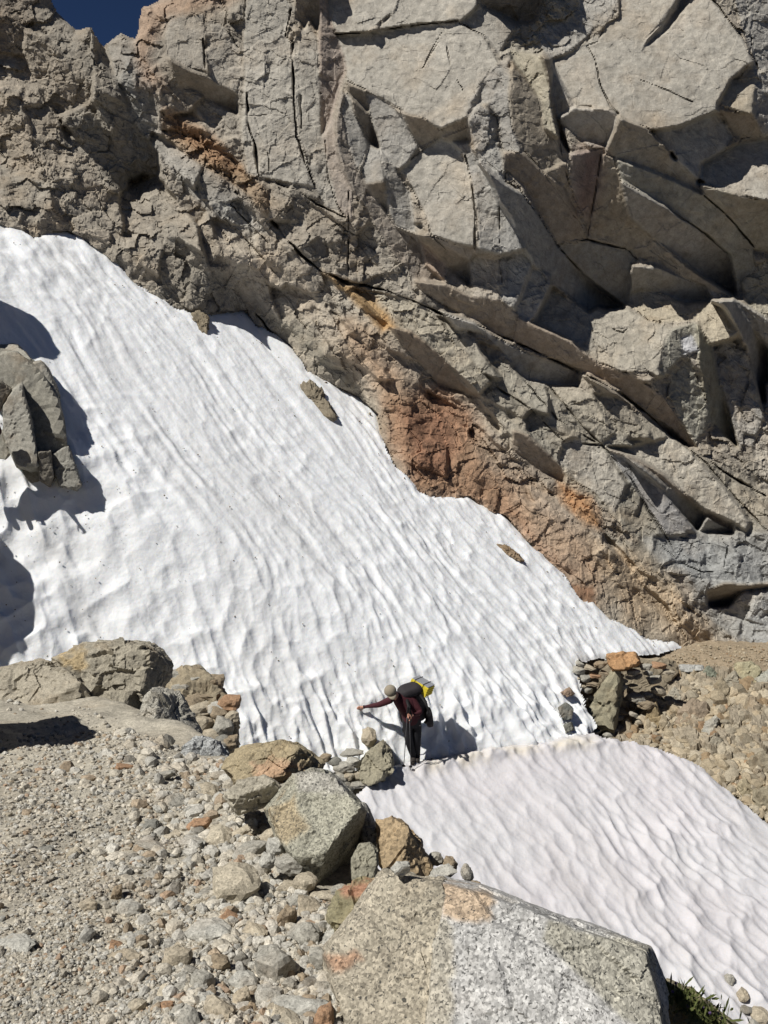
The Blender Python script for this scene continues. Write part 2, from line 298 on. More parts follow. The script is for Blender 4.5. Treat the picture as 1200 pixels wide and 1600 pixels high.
def boxblur(a, r):
    for ax in (0, 1):
        p = np.pad(a, [(r+1, r) if k == ax else (0, 0) for k in range(3)], 'edge'); c = np.cumsum(p, ax)
        a = (np.take(c, np.arange(2*r+1, c.shape[ax]), ax) - np.take(c, np.arange(0, c.shape[ax]-2*r-1), ax))/(2*r+1)
    return a
tsoft = boxblur(boxblur(tint, 9), 9); tint = tsoft*.65 + tint*.35
LIT=(-.22,-.82,.48); FRONT=(-.1,-.92,.33); UND=(-.05,-.66,-.72); SHR=(.72,-.62,-.22); MID=(.22,-.92,.2)
FAC = [  # polygon, normal, colour, fine roughness
 ([(388,-90),(452,-90),(452,0),(457,13),(445,58),(457,67),(460,167),(465,213),(493,293),(433,283),(408,278),(385,270),(377,197),(383,133),(381,70)], FRONT, PALE, .10),
 ([(460,60),(480,35),(497,60),(500,130),(503,215),(530,330),(510,325),(497,300),(465,210),(460,167),(457,70)], (-.02,-.94,.30), PALE, .10),
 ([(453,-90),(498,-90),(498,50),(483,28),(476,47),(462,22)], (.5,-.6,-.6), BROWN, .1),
 ([(498,-90),(512,-90),(523,50),(537,83),(540,110),(530,140),(521,175),(508,218),(502,200),(499,70)], (.52,-.84,.12), PINK, .10),
 ([(503,215),(521,180),(527,235),(553,300),(550,345),(530,330)], (-.1,-.95,.25), (.33,.26,.20), .08),
 ([(532,140),(545,150),(548,215),(560,265),(575,283),(583,300),(600,330),(620,355),(650,370),(690,420),(695,440),(645,435),(620,405),(590,360),(575,330),(553,300),(537,270),(527,235),(523,190)], (.42,-.88,.10), (.25,.20,.15), .10),
 ([(541,145),(553,152),(577,227),(560,267),(547,235),(533,170)], (.25,-.9,.25), GREY, .06),
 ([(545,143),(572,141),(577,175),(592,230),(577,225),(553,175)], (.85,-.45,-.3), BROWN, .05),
 ([(572,143),(593,153),(628,180),(647,213),(653,230),(633,260),(620,263),(593,233),(577,173)], (-.15,-.92,.28), GREY, .08),
 ([(577,227),(593,233),(602,283),(573,287),(565,267)], (-.2,-.88,.42), GREY, .08),
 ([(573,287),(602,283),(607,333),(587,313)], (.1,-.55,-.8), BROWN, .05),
 ([(593,233),(620,263),(623,275),(640,300),(650,365),(620,355),(607,330),(602,283)], (.40,-.88,.12), GREY, .08),
 ([(525,55),(587,50),(650,40),(700,37),(717,35),(757,57),(778,97),(767,113),(747,140),(743,167),(730,182),(688,203),(660,183),(630,173),(573,140),(542,125),(538,90)], LIT, PALE, .06),
 ([(743,140),(767,113),(765,150),(745,168),(730,182),(733,160)], (.6,-.8,.05), GREY, .1),
 ([(512,-90),(640,-90),(645,0),(620,15),(585,43),(560,52),(525,53),(512,15)], LIT, PALE, .06),
 ([(620,15),(645,-90),(740,-90),(747,10),(720,33),(650,38),(590,48)], (-.15,-.85,.5), PALE, .06),
 ([(720,33),(750,10),(790,33),(812,48),(780,85),(757,57)], (-.1,-.9,.4), PALE, .07),
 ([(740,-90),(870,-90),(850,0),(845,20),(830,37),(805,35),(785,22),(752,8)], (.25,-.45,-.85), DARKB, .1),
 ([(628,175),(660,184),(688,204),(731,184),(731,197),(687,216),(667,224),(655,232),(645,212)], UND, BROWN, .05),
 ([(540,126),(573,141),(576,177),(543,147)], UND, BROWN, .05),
 ([(687,215),(707,223),(720,237),(733,267),(740,300),(745,333),(743,387),(713,380),(673,367),(663,333),(643,293),(633,273),(623,267),(653,240)], (-.2,-.9,.38), PALE, .05),
 ([(707,223),(730,220),(747,250),(763,277),(780,317),(803,347),(820,390),(793,397),(780,398),(747,390),(745,333),(738,283),(727,243)], (-.02,-.95,.28), BLUEG, .09),
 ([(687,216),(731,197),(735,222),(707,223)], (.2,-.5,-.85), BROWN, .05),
 ([(747,250),(770,262),(790,287),(820,305),(850,343),(870,380),(907,427),(977,477),(953,483),(933,480),(920,487),(867,447),(840,417),(827,403),(813,377),(800,343),(780,317),(763,277)], (.74,-.62,-.25), BLUEG, .05),
 ([(797,78),(847,87),(857,133),(860,150),(873,217),(850,200),(847,163),(823,127),(800,95)], (-.5,-.8,.25), (.36,.31,.20), .10),
 ([(767,107),(797,90),(793,153),(800,200),(817,237),(787,233),(777,187),(763,160),(747,163),(748,147)], (-.32,-.9,.2), GREY, .10),
 ([(730,187),(747,163),(765,175),(785,250),(790,287),(747,250)], (-.05,-.97,.05), BLUEG, .14),
 ([(787,235),(817,238),(850,270),(880,290),(905,340),(917,373),(870,380),(845,340),(815,290),(790,265)], (.30,-.80,-.50), (.26,.19,.12), .06),
 ([(800,95),(823,127),(847,163),(850,200),(875,218),(890,243),(885,252),(893,293),(880,290),(850,270),(817,238),(800,198),(793,150)], (.40,-.88,-.02), (.29,.23,.15), .08),
 ([(893,250),(885,252),(893,293),(905,340),(880,290),(850,270),(875,255)], (.35,-.8,-.45), (.28,.21,.13), .08),
 ([(810,40),(835,35),(850,0),(870,-90),(905,-90),(905,10),(870,45),(845,85),(797,78),(780,85)], (-.1,-.92,.30), (.33,.29,.21), .22),
 ([(840,48),(868,42),(905,12),(930,40),(922,52),(885,85),(860,92),(845,75)], (-.1,-.9,.4), GREY, .12),
 ([(905,-90),(968,-90),(965,20),(945,38),(930,38),(905,12)], (-.1,-.92,.35), GREY, .12),
 ([(845,85),(860,93),(863,150),(872,185),(890,240),(875,218),(860,150),(857,133)], (.8,-.5,-.3), BROWN, .05),
 ([(860,93),(893,80),(943,47),(947,37),(967,27),(973,-90),(1113,-90),(1113,0),(1160,60),(1177,100),(1167,103),(1143,123),(1120,163),(1122,175),(1083,190),(1057,200),(1023,205),(1000,195),(987,190),(963,177),(953,167),(897,167),(883,150),(860,103)], LIT, PALE, .05),
 ([(1000,80),(1040,50),(1077,0),(1085,-60),(1060,-60),(1055,0),(1030,40),(1008,62)], (.75,-.58,-.30), GREY, .05),
 ([(860,97),(897,167),(872,185),(863,150)], (-.62,-.7,-.38), GREY, .06),
 ([(872,185),(897,167),(963,173),(963,187),(947,230),(910,220),(880,197)], (-.15,-.66,-.70), GREY, .06),
 ([(947,232),(960,200),(967,180),(987,190),(1010,200),(1023,213),(1060,253),(1090,283),(1100,303),(1057,283),(1007,263),(967,247)], (.0,-.66,-.74), (.30,.265,.20), .06),
 ([(1023,205),(1057,200),(1083,190),(1120,173),(1147,213),(1133,235),(1090,283),(1060,253)], (.22,-.95,.12), BLUEG, .07),
 ([(963,247),(1007,263),(1057,283),(1100,303),(1133,333),(1177,383),(1182,420),(1152,452),(1140,400),(1100,363),(1040,323),(970,283)], (.05,-.82,-.56), (.30,.28,.21), .05),
 ([(970,283),(1040,323),(1100,363),(1137,395),(1145,440),(1150,462),(1100,432),(1050,392),(985,345),(975,300)], (.25,-.60,-.80), (.24,.22,.19), .05),
 ([(960,245),(973,300),(987,343),(1013,367),(1067,410),(1100,433),(1150,467),(1143,468),(1100,447),(1033,417),(997,403),(983,387),(923,380),(927,300),(940,238)], (-.18,-.78,-.58), (.27,.21,.13), .08),
 ([(890,240),(943,232),(933,300),(923,373),(917,367),(917,353),(893,293)], (.45,-.80,-.42), (.24,.19,.15), .05),
 ([(870,383),(917,378),(960,383),(987,390),(997,403),(983,423),(982,473),(973,477),(907,427)], (.15,-.88,-.45), (.29,.26,.20), .05),
 ([(987,413),(1033,417),(1100,447),(1112,470),(1087,477),(1063,473),(1033,457),(1000,453),(983,463)], (.2,-.62,-.76), (.23,.21,.17), .05),
 ([(1110,470),(1147,467),(1167,500),(1200,545),(1200,647),(1183,600),(1167,547),(1153,517),(1130,480)], (.82,-.52,-.22), GREY, .05),
 ([(1093,283),(1097,257),(1137,233),(1165,220),(1320,200),(1320,330),(1210,317),(1160,305),(1133,297)], (-.3,-.72,.60), PALE, .08),
 ([(1093,285),(1133,297),(1160,305),(1210,320),(1320,332),(1320,420),(1210,395),(1182,390),(1133,333),(1100,303)], (-.1,-.66,-.74), (.27,.24,.17), .06),
 ([(1120,163),(1143,127),(1183,113),(1175,180)], (-.3,-.78,.52), (.37,.32,.225), .08),
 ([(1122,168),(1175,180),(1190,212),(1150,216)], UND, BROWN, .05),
 ([(1183,113),(1320,118),(1320,200),(1210,212),(1190,212),(1175,180)], (.40,-.9,.15), GREY, .12),
 ([(1117,-90),(1320,-90),(1320,118),(1185,110),(1167,60)], (.30,-.92,.15), GREY, .12),
 ([(1157,443),(1167,430),(1180,427),(1190,407),(1320,400),(1320,520),(1215,507),(1170,480)], (-.25,-.92,.2), (.34,.30,.20), .16),
 ([(1147,467),(1170,480),(1215,507),(1320,520),(1320,640),(1200,640),(1200,545),(1167,500)], (.1,-.8,-.5), GREY, .1),
 ([(982,473),(987,457),(1000,453),(1033,458),(1067,475),(1110,472),(1133,483),(1153,517),(1150,527),(1110,540),(1090,500),(1030,505),(1007,497)], (-.2,-.74,.62), (.40,.33,.21), .10),
 ([(863,447),(920,487),(933,480),(943,487),(980,482),(1013,500),(1033,507),(1053,513),(1040,533),(1030,590),(1013,583),(973,583),(937,567),(927,560),(893,533),(837,503),(847,473)], (-.25,-.80,.52), (.38,.335,.25), .10),
 ([(800,393),(827,410),(860,430),(863,447),(837,500),(823,503),(800,487)], (-.05,-.96,.2), GREY, .12),
 ([(800,490),(837,507),(893,533),(933,567),(973,583),(1013,600),(1037,620),(1060,653),(1087,697),(1077,697),(1047,667),(1007,637),(967,610),(917,583),(867,560),(820,547),(800,530)], (-.2,-.74,-.60), (.28,.195,.12), .08),
 ([(645,437),(697,443),(740,463),(780,470),(810,490),(800,530),(770,520),(740,500),(700,480),(660,455)], (-.1,-.80,-.55), (.27,.20,.13), .08),
 ([(743,397),(780,403),(783,433),(780,470),(740,463),(733,410)], (-.2,-.9,.35), TAN, .09),
 ([(780,400),(820,392),(833,410),(805,487),(783,467)], (-.05,-.93,.33), BLUEG, .12),
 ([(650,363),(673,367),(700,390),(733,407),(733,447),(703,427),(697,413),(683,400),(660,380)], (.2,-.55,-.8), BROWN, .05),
 ([(673,368),(713,381),(743,388),(745,397),(733,407),(700,390)], (-.05,-.8,-.55), (.29,.24,.18), .05),
 ([(655,375),(683,400),(697,413),(695,440),(665,415)], (-.1,-.9,.3), (.36,.25,.17), .08),
 ([(697,415),(735,448),(740,463),(700,443)], (-.1,-.85,.3), TAN, .1),
 ([(687,485),(740,503),(780,530),(820,550),(867,567),(905,582),(905,605),(853,602),(820,593),(783,547),(753,519),(713,513)], (.35,-.70,-.55), GREY, .08),
 ([(905,582),(967,612),(1007,640),(1047,670),(1080,700),(1045,680),(1010,652),(975,625),(950,615)], (.35,-.65,-.6), BROWN, .08),
 ([(1087,503),(1110,540),(1123,577),(1133,627),(1153,700),(1113,660),(1097,600),(1090,557)], (.66,-.70,-.08), (.27,.25,.15), .06),
 ([(1050,580),(1077,560),(1100,613),(1113,660),(1087,693),(1067,660),(1047,620)], (.18,-.96,.08), GREENG, .12),
 ([(1110,540),(1153,527),(1177,577),(1183,600),(1193,653),(1177,697),(1153,697),(1133,627)], (-.08,-.96,.25), GREY, .14),
 ([(1050,513),(1087,503),(1090,547),(1067,557),(1033,590),(1030,577),(1040,533)], (.30,-.93,.08), GREENG, .10),
 ([(1063,525),(1080,521),(1093,549),(1067,556)], (-.35,-.88,.30), (.40,.41,.43), .12),
 ([(1195,600),(1320,560),(1320,790),(1190,765),(1177,700),(1193,653)], (-.05,-.95,.28), TAN, .16),
 ([(943,697),(987,697),(1047,683),(1077,703),(1133,763),(1173,817),(1167,830),(1147,817),(1100,797),(1033,737),(987,710)], (-.22,-.80,.55), (.36,.32,.245), .10),
 ([(943,697),(987,712),(1033,738),(1100,798),(1147,818),(1145,830),(1100,812),(1030,754),(980,717)], (-.15,-.66,-.74), (.29,.22,.15), .05),
 ([(977,712),(1003,729),(1103,807),(1090,830),(1047,783),(1030,763),(1000,737)], (.55,-.72,-.40), BLUEG, .05),
 ([(1103,807),(1147,828),(1145,835),(1090,832)], (.3,-.6,-.7), BLUEG, .05),
 ([(950,703),(977,712),(1000,737),(1030,763),(1047,783),(1090,830),(1040,833),(1013,797),(980,747)], (-.02,-.93,.36), (.31,.315,.315), .07),
 ([(880,690),(897,683),(947,703),(980,757),(967,787),(960,803),(933,773),(900,750),(873,723)], (-.15,-.88,.42), PALE, .10),
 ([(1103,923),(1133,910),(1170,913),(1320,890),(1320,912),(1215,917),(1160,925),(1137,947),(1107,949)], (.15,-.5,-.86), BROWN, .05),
 ([(800,670),(827,680),(873,723),(883,743),(880,757),(857,750),(833,730),(800,703)], (-.1,-.74,-.62), (.25,.175,.105), .08),
 ([(607,507),(643,517),(687,553),(727,607),(750,622),(733,620),(687,603),(667,579),(630,542)], (-.1,-.74,-.62), (.27,.19,.11), .08),
 ([(550,455),(607,507),(600,515),(567,483)], (-.1,-.74,-.62), OCHRE, .08),
 ([(550,450),(583,457),(647,470),(687,497),(707,527),(747,573),(767,597),(747,617),(687,553),(643,517),(607,507)], (-.22,-.82,.50), (.37,.315,.215), .16),
 ([(262,85),(272,95),(300,110),(325,118),(370,150),(372,180),(340,165),(300,140),(280,140),(268,110)], (.2,-.5,-.85), BROWN, .06),
 ([(258,40),(270,30),(318,22),(322,112),(300,108),(262,88)], (-.1,-.93,.3), TAN, .08),
 ([(318,35),(345,38),(372,70),(380,110),(370,150),(325,118),(322,60)], (0,-.94,.25), TAN, .10),
 ([(700,640),(733,655),(770,690),(830,730),(880,757),(905,755),(1000,850),(960,840),(900,790),(850,770),(790,730),(740,690)], (.0,-.86,.4), (.30,.235,.16), .24),
]
for k, (pl, n, col, fine) in enumerate(FAC):
    m = sdf(pl, U*0.8+(Uw)*0.2, V*0.8+(Vw)*0.2) < 0
    Nn[m] = np.array(n); lab[m] = k+1; rough[m] = fine
    jit = 0.95+0.10*random.random(); tint[m] = (np.array(col)*.55+np.array([.37,.335,.27])*.45)*jit*1.08
def blur(a):
    for ax in (0, 1):
        a = 0.5*a + 0.25*(np.roll(a, 1, ax) + np.roll(a, -1, ax))
    return a
Dv = ray(U, V); Dl = np.linalg.norm(Dv, axis=-1, keepdims=True)
def facing(N):
    """unit normals, turned so that every face is open to the valley side"""
    N = N/np.linalg.norm(N, axis=-1, keepdims=True); nd = (N*Dv).sum(-1, keepdims=True)/Dl
    N = N - Dv/Dl*np.where(nd > -.17, nd+.17, 0)
    return N, np.minimum((N*Dv).sum(-1), -.12)
def grads(N, nd):
    return -(N[..., 0]/F)/nd*ST, -((N[..., 1]*(-sp_) + N[..., 2]*(-cp))/F)/nd*ST
# every piece is a plane; their distances are fitted so that neighbours meet
lu, li = np.unique(lab, return_inverse=True); li = li.reshape(lab.shape); K = len(lu)
first = np.zeros(K, int); first[li.ravel()[::-1]] = np.arange(li.size)[::-1]
Nl = Nn.reshape(-1, 3)[first]; cnt_l = np.bincount(li.ravel(), minlength=K)
mid_d = np.stack([np.bincount(li.ravel(), Dv[..., j].ravel(), K)/cnt_l for j in range(3)], -1)
Nl /= np.linalg.norm(Nl, axis=-1, keepdims=True); ml = np.linalg.norm(mid_d, axis=-1, keepdims=True)
ndl = (Nl*mid_d).sum(-1, keepdims=True)/ml; Nl -= mid_d/ml*np.where(ndl > -.26, ndl+.26, 0)
NL = Nl[li]; ndL = np.minimum((NL*Dv).sum(-1), -.10)
phi = -np.log(-ndL)
pa = np.concatenate([li[:, 1:][li[:, 1:] != li[:, :-1]], li[1:][li[1:] != li[:-1]]])
pb = np.concatenate([li[:, :-1][li[:, 1:] != li[:, :-1]], li[:-1][li[1:] != li[:-1]]])
ra = np.concatenate([(phi[:, :-1]-phi[:, 1:])[li[:, 1:] != li[:, :-1]], (phi[:-1]-phi[1:])[li[1:] != li[:-1]]])
reg_w = np.bincount(li.ravel(), minlength=K)/75.0**2; reg_v = np.bincount(li.ravel(), (L0-phi).ravel(), K)/75.0**2
wt = np.ones(len(pa))
for it in range(4):
    Am = np.zeros((K, K)); bm = np.zeros(K)
    np.add.at(Am, (pa, pa), wt); np.add.at(Am, (pb, pb), wt); np.add.at(Am, (pa, pb), -wt); np.add.at(Am, (pb, pa), -wt)
    np.add.at(bm, pa, wt*ra); np.add.at(bm, pb, -wt*ra)
    Am[np.arange(K), np.arange(K)] += reg_w; bm += reg_v
    cl = np.linalg.solve(Am, bm); res = np.abs(cl[pa]-cl[pb]-ra); wt = 1/(1+res/.012)
Lc = blur(blur(cl[li] + phi))
dsn = sdf(SNOW_POLY, U, V); ts = np.log(np.clip(t_snow(U, V), 5, 60)); ins = dsn < 0
def contact(L):
    nb = np.where(ins, 1, np.clip(1-dsn/90, 0, 1)**1.2); tb = np.convolve(np.pad(np.log(t_snow(u1, vb)), 30, 'edge'), ker, 'valid')[None] + .00012*np.clip(vb[None]-V, -40, 300)
    return L*(1-nb) + np.clip(L, tb-.004, tb+.008)*nb
Lc = contact(Lc)
# finer chips on every face
Nc = NL.copy()
for size, amp, sd_ in ((26, .8, 39), (13, 1.0, 41), (7.0, 1.1, 47)):
    idn, d1, d2 = cells2(Uw+wx2, Vw+wy2, size, .76, 2.3, sd_)
    for j in range(3): Nc[..., j] += (idrand(idn, 20+j)-.5)*2*rough*amp
Nc, ndc = facing(blur(Nc)); NLf, ndl_ = facing(NL)
g1 = grads(Nc, ndc); g0 = grads(NLf, ndl_); gu = g1[0]-g0[0]; gv = g1[1]-g0[1]
gx = 0.5*(gu[:, 1:]+gu[:, :-1]); gy = 0.5*(gv[1:]+gv[:-1])
div = np.zeros(U.shape); div[:, :-1] += gx; div[:, 1:] -= gx; div[:-1] += gy; div[1:] -= gy
lam = 1/30.0**2
def dct_solve(rhs):
    e = np.concatenate([rhs, rhs[::-1]], 0); e = np.concatenate([e, e[:, ::-1]], 1)
    ky = 2*np.pi*np.fft.fftfreq(e.shape[0])[:, None]; kx = 2*np.pi*np.fft.fftfreq(e.shape[1])[None]
    return np.fft.ifft2(np.fft.fft2(e)/(lam + 4 - 2*np.cos(kx) - 2*np.cos(ky))).real[:NY, :NX]
Lc += dct_solve(-div)
Nb, ndb = facing(blur(NL)); g0 = grads(Nb, ndb); gx = 0.5*(g0[0][:, 1:]+g0[0][:, :-1]); gy = 0.5*(g0[1][1:]+g0[1][:-1])
div = np.zeros(U.shape); div[:, :-1] += gx; div[:, 1:] -= gx; div[:-1] += gy; div[1:] -= gy
Lsm = blur(blur(cl[li] + phi)); lam = 1/170.0**2
bw = .40+.12*np.clip(.5-sdf([(640,425),(800,475),(900,525),(1000,580),(1110,690),(1200,780),(1200,880),(1000,860),(850,730),(700,610),(600,500)], U, V)/50, 0, 1)
Lc += bw*(contact(dct_solve(lam*L0 - div)) - contact(Lsm))
tint = blur(blur(tint))
del div, Nc, NLf
# joints between the pieces, and traced cracks
edge = np.zeros(U.shape); 
dx = lab[:, 1:] != lab[:, :-1]; dy = lab[1:] != lab[:-1]
hx = h01(np.minimum(lab[:, 1:], lab[:, :-1]), np.maximum(lab[:, 1:], lab[:, :-1]), 5)
hy = h01(np.minimum(lab[1:], lab[:-1]), np.maximum(lab[1:], lab[:-1]), 5)
bigx = (np.maximum(lab[:, 1:], lab[:, :-1]) < 1000); bigy = (np.maximum(lab[1:], lab[:-1]) < 1000)
gxx = np.where(dx, np.clip(hx*2-1, 0, 1)*np.where(bigx, .55, .45), 0); gyy = np.where(dy, np.clip(hy*2-1, 0, 1)*np.where(bigy, .55, .45), 0)
edge[:, 1:] = np.maximum(edge[:, 1:], gxx); edge[:, :-1] = np.maximum(edge[:, :-1], gxx)
edge[1:] = np.maximum(edge[1:], gyy); edge[:-1] = np.maximum(edge[:-1], gyy)
Lc += edge*0.005*np.clip(.6+fbm(np.stack([U/40, V/40, 0*U], -1), 2, 55)*1.6, 0, 1)
big = lab >= 1000
idl = (lab % 100000)
step = np.where(big, (h01(idl, lab//100000, 3)-.5)*2, (h01(idl, 7)-.5)*.35)*np.where(big, .35*rough+.02, .10)
Lc -= blur(step)/25*.7
idn, d1, d2 = cells2(Uw+wx2, Vw+wy2, 19, .9, 1.9, 43)
Lc += np.exp(-((d2-d1)/.07)**2)*np.clip(fbm(np.stack([U/35, V/35, 0*U], -1), 2, 59)*2.2+.25, 0, 1)*np.clip(rough-.11, 0, .2)*.016
idn, d1, d2 = cells2(Uw+wx2, Vw+wy2, 15, .75, 1.5, 41); Lc -= blur((idrand(idn, 31)-.5)*rough*.55)/25
idn, d1, d2 = cells2(Uw+wx2, Vw+wy2, 7.5, .75, 1.5, 47); Lc -= (idrand(idn, 32)-.5)*rough*.22/25
CR = [ # polyline, depth (m), half width (px)
 ([(457,67),(460,165),(463,213),(480,262),(493,295)],.7,2.2), ([(386,145),(388,190),(400,235),(405,275)],.7,2.4), ([(445,58),(455,15)],.8,2.5), ([(470,150),(471,200)],.5,2.5),
 ([(508,220),(512,270),(520,305),(536,335)],.3,1.6), ([(415,200),(421,270)],.15,1.3), ([(390,182),(425,178)],.15,1.3),
 ([(525,54),(560,51),(590,49),(650,39),(715,33)],.6,2.2), ([(717,36),(757,57),(778,97)],.35,1.6), ([(630,173),(645,140),(655,115),(690,60)],.12,1.4),
 ([(638,98),(648,113),(660,107),(690,50)],.16,1.6), ([(697,70),(705,105),(722,140)],.25,1.5), ([(727,243),(738,283),(743,340),(742,388)],.35,1.7),
 ([(635,275),(655,320),(672,355)],.3,1.6), ([(780,320),(781,400),(783,440)],.2,1.3), ([(780,400),(820,391)],.3,1.5),
 ([(917,72),(930,95),(938,130),(953,165),(966,178)],.4,2.0), ([(943,47),(935,65),(917,72)],.2,1.5), ([(1000,125),(1040,140),(1082,160)],.3,1.5), ([(1115,0),(1145,40),(1165,65),(1185,110)],.5,2.2), ([(1165,20),(1175,60),(1172,80)],.3,1.8),
 ([(870,383),(900,378),(917,374),(940,381),(975,388),(997,405)],.4,1.5), ([(917,374),(925,330),(940,240)],.3,1.6), ([(820,237),(850,270),(900,340)],.25,1.6), ([(870,210),(890,290)],.2,1.5),
 ([(790,265),(840,335),(870,383),(910,428),(975,478)],.4,1.7), ([(970,283),(1040,323),(1100,363),(1140,398)],.4,1.8), ([(1100,305),(1135,335),(1178,385)],.5,1.8),
 ([(982,476),(1013,500),(1035,506)],.3,1.6), ([(925,515),(935,560)],.2,1.4), ([(941,500),(960,515),(975,520)],.25,1.6), ([(975,583),(1010,578),(1030,592)],.25,1.5), ([(1110,540),(1150,527)],.3,1.5),
 ([(425,346),(447,372),(470,398),(500,422),(545,444),(600,453)],.9,2.6), ([(800,532),(850,556),(905,580),(965,612),(1010,645),(1050,680)],1.0,2.8), ([(645,470),(690,490),(740,505),(800,534)],.6,2.2),
 ([(860,605),(900,655),(945,700),(985,745),(1015,800),(1060,870)],.35,1.8), ([(765,598),(830,640),(880,690),(940,696)],.35,1.8), ([(820,595),(850,630),(870,655),(930,690)],.3,1.7),
 ([(1085,700),(1120,730),(1160,755),(1195,775)],.6,2.4), ([(1060,690),(1100,720),(1160,790),(1200,830)],.3,1.8),
 ([(1137,853),(1132,885)],.3,1.7),([(1097,865),(1096,885)],.3,1.6),([(1063,838),(1100,850),(1137,850)],.2,1.5),([(1065,880),(1100,895),(1135,890)],.25,1.6),
 ([(545,440),(600,453),(650,472),(690,490)],.7,2.2), ([(545,300),(545,345),(543,435)],.3,1.8), ([(430,285),(470,300),(495,320),(540,340)],.6,2.2), ([(340,330),(400,390),(440,440)],.3,1.7),([(360,320),(420,380)],.25,1.6),
 ([(316,60),(322,115)],.4,1.8),([(330,30),(350,40),(372,75)],.3,1.8),([(300,500),(350,540),(455,560)],.2,1.8),([(400,490),(440,540),(470,570)],.8,4.0)]
for ln, dep, hw in CR:
    d = pdist(ln, Uw*0.5+U*0.5-wx*.5+wx2*.3, Vw*0.5+V*0.5-wy*.5+wy2*.3)
    hwv = hw*.62*np.clip(.75+.9*vnoise(np.stack([U/31, V/31, 0*U+dep*5], -1), 58), .35, 1.5)
    Lc += dep/25*np.exp(-(d/hwv)**2)*0.62*np.clip(.7+1.3*vnoise(np.stack([U/23, V/23, 0*U+dep*9], -1), 57), .12, 1.2)
P = at(U, V, np.exp(Lc))
rr = 0.25+np.clip(rough, 0, .4)*4
mass = fbm(P*0.55, 3, 61)
vm = (dsn > -50) & (sdf([(60,-300),(280,-300),(230,30),(180,60),(100,40)], U, V) > -40)
Pm_ = P[vm]; rk = np.clip((rough[vm]-.07)/.10, 0, 1.3)
Lc[vm] += (facet3(Pm_*1.5+2, 73)*.13*rk + facet3(Pm_*4.0+1, 75)*.042*rk + facet3(Pm_*1.1, 71)*.06*rr[vm] + facet3(Pm_*3.1+5, 77)*.036*rr[vm] + fbm(Pm_*6, 4, 81)*.020*(.6+rr[vm]*.4))/25
# sky notch, snow contact
SKY = [(74,-200),(80,0),(88,18),(103,33),(118,47),(126,45),(141,42),(150,57),(158,70),(163,72),(178,58),(189,51),(205,58),(211,58),(216,45),(217,28),(222,12),(240,4),(252,-4),(262,-200)]
ds = sdf(SKY, U+wx2*.8, V+wy2*.8)
Lc += 0.03*np.exp(-np.clip(ds, 0, 99)/9)
Lc = np.where(ins, np.maximum(Lc, ts+0.0005+0.0022*np.clip(-dsn-2, 0, 60)), Lc)
# trail side: cliff foot stays behind the path
P = at(U, V, np.exp(Lc))
# colour: stains and mineral patches
def patch(poly, col, soft, amt):
    d = sdf(poly, Uw+wx2, Vw+wy2); k = np.clip(0.5-d/soft, 0, 1)*amt
    tint[:] = tint*(1-k[..., None]) + np.array(col)*k[..., None]
patch([(600,625),(690,600),(735,640),(745,700),(775,740),(820,800),(850,850),(900,900),(880,900),(800,820),(735,785),(650,770),(610,700)], (.285,.145,.078), 30, .8)
patch([(540,500),(600,540),(660,600),(770,700),(880,800),(960,880),(930,935),(880,890),(800,815),(640,760),(600,640),(560,560)], (.36,.23,.135), 50, .65)
patch([(625,640),(700,640),(720,700),(700,740),(650,740)], (.25,.125,.072), 26, .7)
patch([(870,755),(925,780),(945,830),(915,825),(880,785)], (.42,.235,.11), 14, .85)
patch([(930,850),(1060,900),(1110,1000),(1060,1010),(960,930)], (.50,.385,.25), 40, .85)
patch([(500,425),(560,450),(620,510),(600,520),(540,460)], (.43,.28,.13), 10, .9)
patch([(885,910),(925,915),(928,945),(900,935)], (.22,.11,.06), 8, .8)
patch([(255,165),(330,210),(380,270),(330,260),(270,210)], (.29,.17,.09), 18, .8)
patch([(205,15),(300,-20),(380,-20),(350,10),(260,30),(235,90),(255,140),(215,140)], (.40,.25,.15), 22, .55)
patch([(400,490),(470,500),(600,640),(590,660),(480,570)], (.24,.22,.165), 30, .6)
patch([(-120,-120),(80,-120),(60,40),(0,100),(-120,100)], (.19,.145,.10), 40, .5)
patch([(170,230),(260,300),(330,400),(380,470),(320,480),(240,400)], (.27,.25,.20), 40, .4)
patch([(900,230),(945,230),(925,330),(905,330)], (.17,.09,.075), 30, .6)
tint *= (1+.16*np.clip(mass, -1, 1))[..., None]
tint *= (1+.10*fbm(P*2.2, 4, 91))[..., None]
wm = np.clip(fbm(P*0.9+3, 4, 97)*2-.3, 0, 1)[..., None]*.35
tint[:] = tint*(1-wm) + tint*np.array([1.12, .93, .72])*wm
tint = np.clip(tint*np.array([1.04, 1.07, 1.15]), .02, .8)
cliff = bpy.data.objects.new('cliff', None); C.objects.link(cliff); cliff.location = (0, 25, 0)
tag(cliff, 'granite cliff of tilted slabs and overhangs rising above the snow', None, None, 'structure')
P -= np.array([0, 25, 0])
fm = (np.maximum(np.maximum(ds[:-1, :-1], ds[1:, :-1]), np.maximum(ds[:-1, 1:], ds[1:, 1:])) > 0) & (dsn[:-1, :-1] > -45) & (V[:-1, :-1] < 1052)
fm &= ds[:-1, :-1] > 0
# keep off the trail and rubble: only above the path line
fm &= ~((U[:-1, :-1] > 1000) & (V[:-1, :-1] > 1032))
fl = lab[:-1, :-1][fm]; Q = grid_quads(NY, NX, fm)
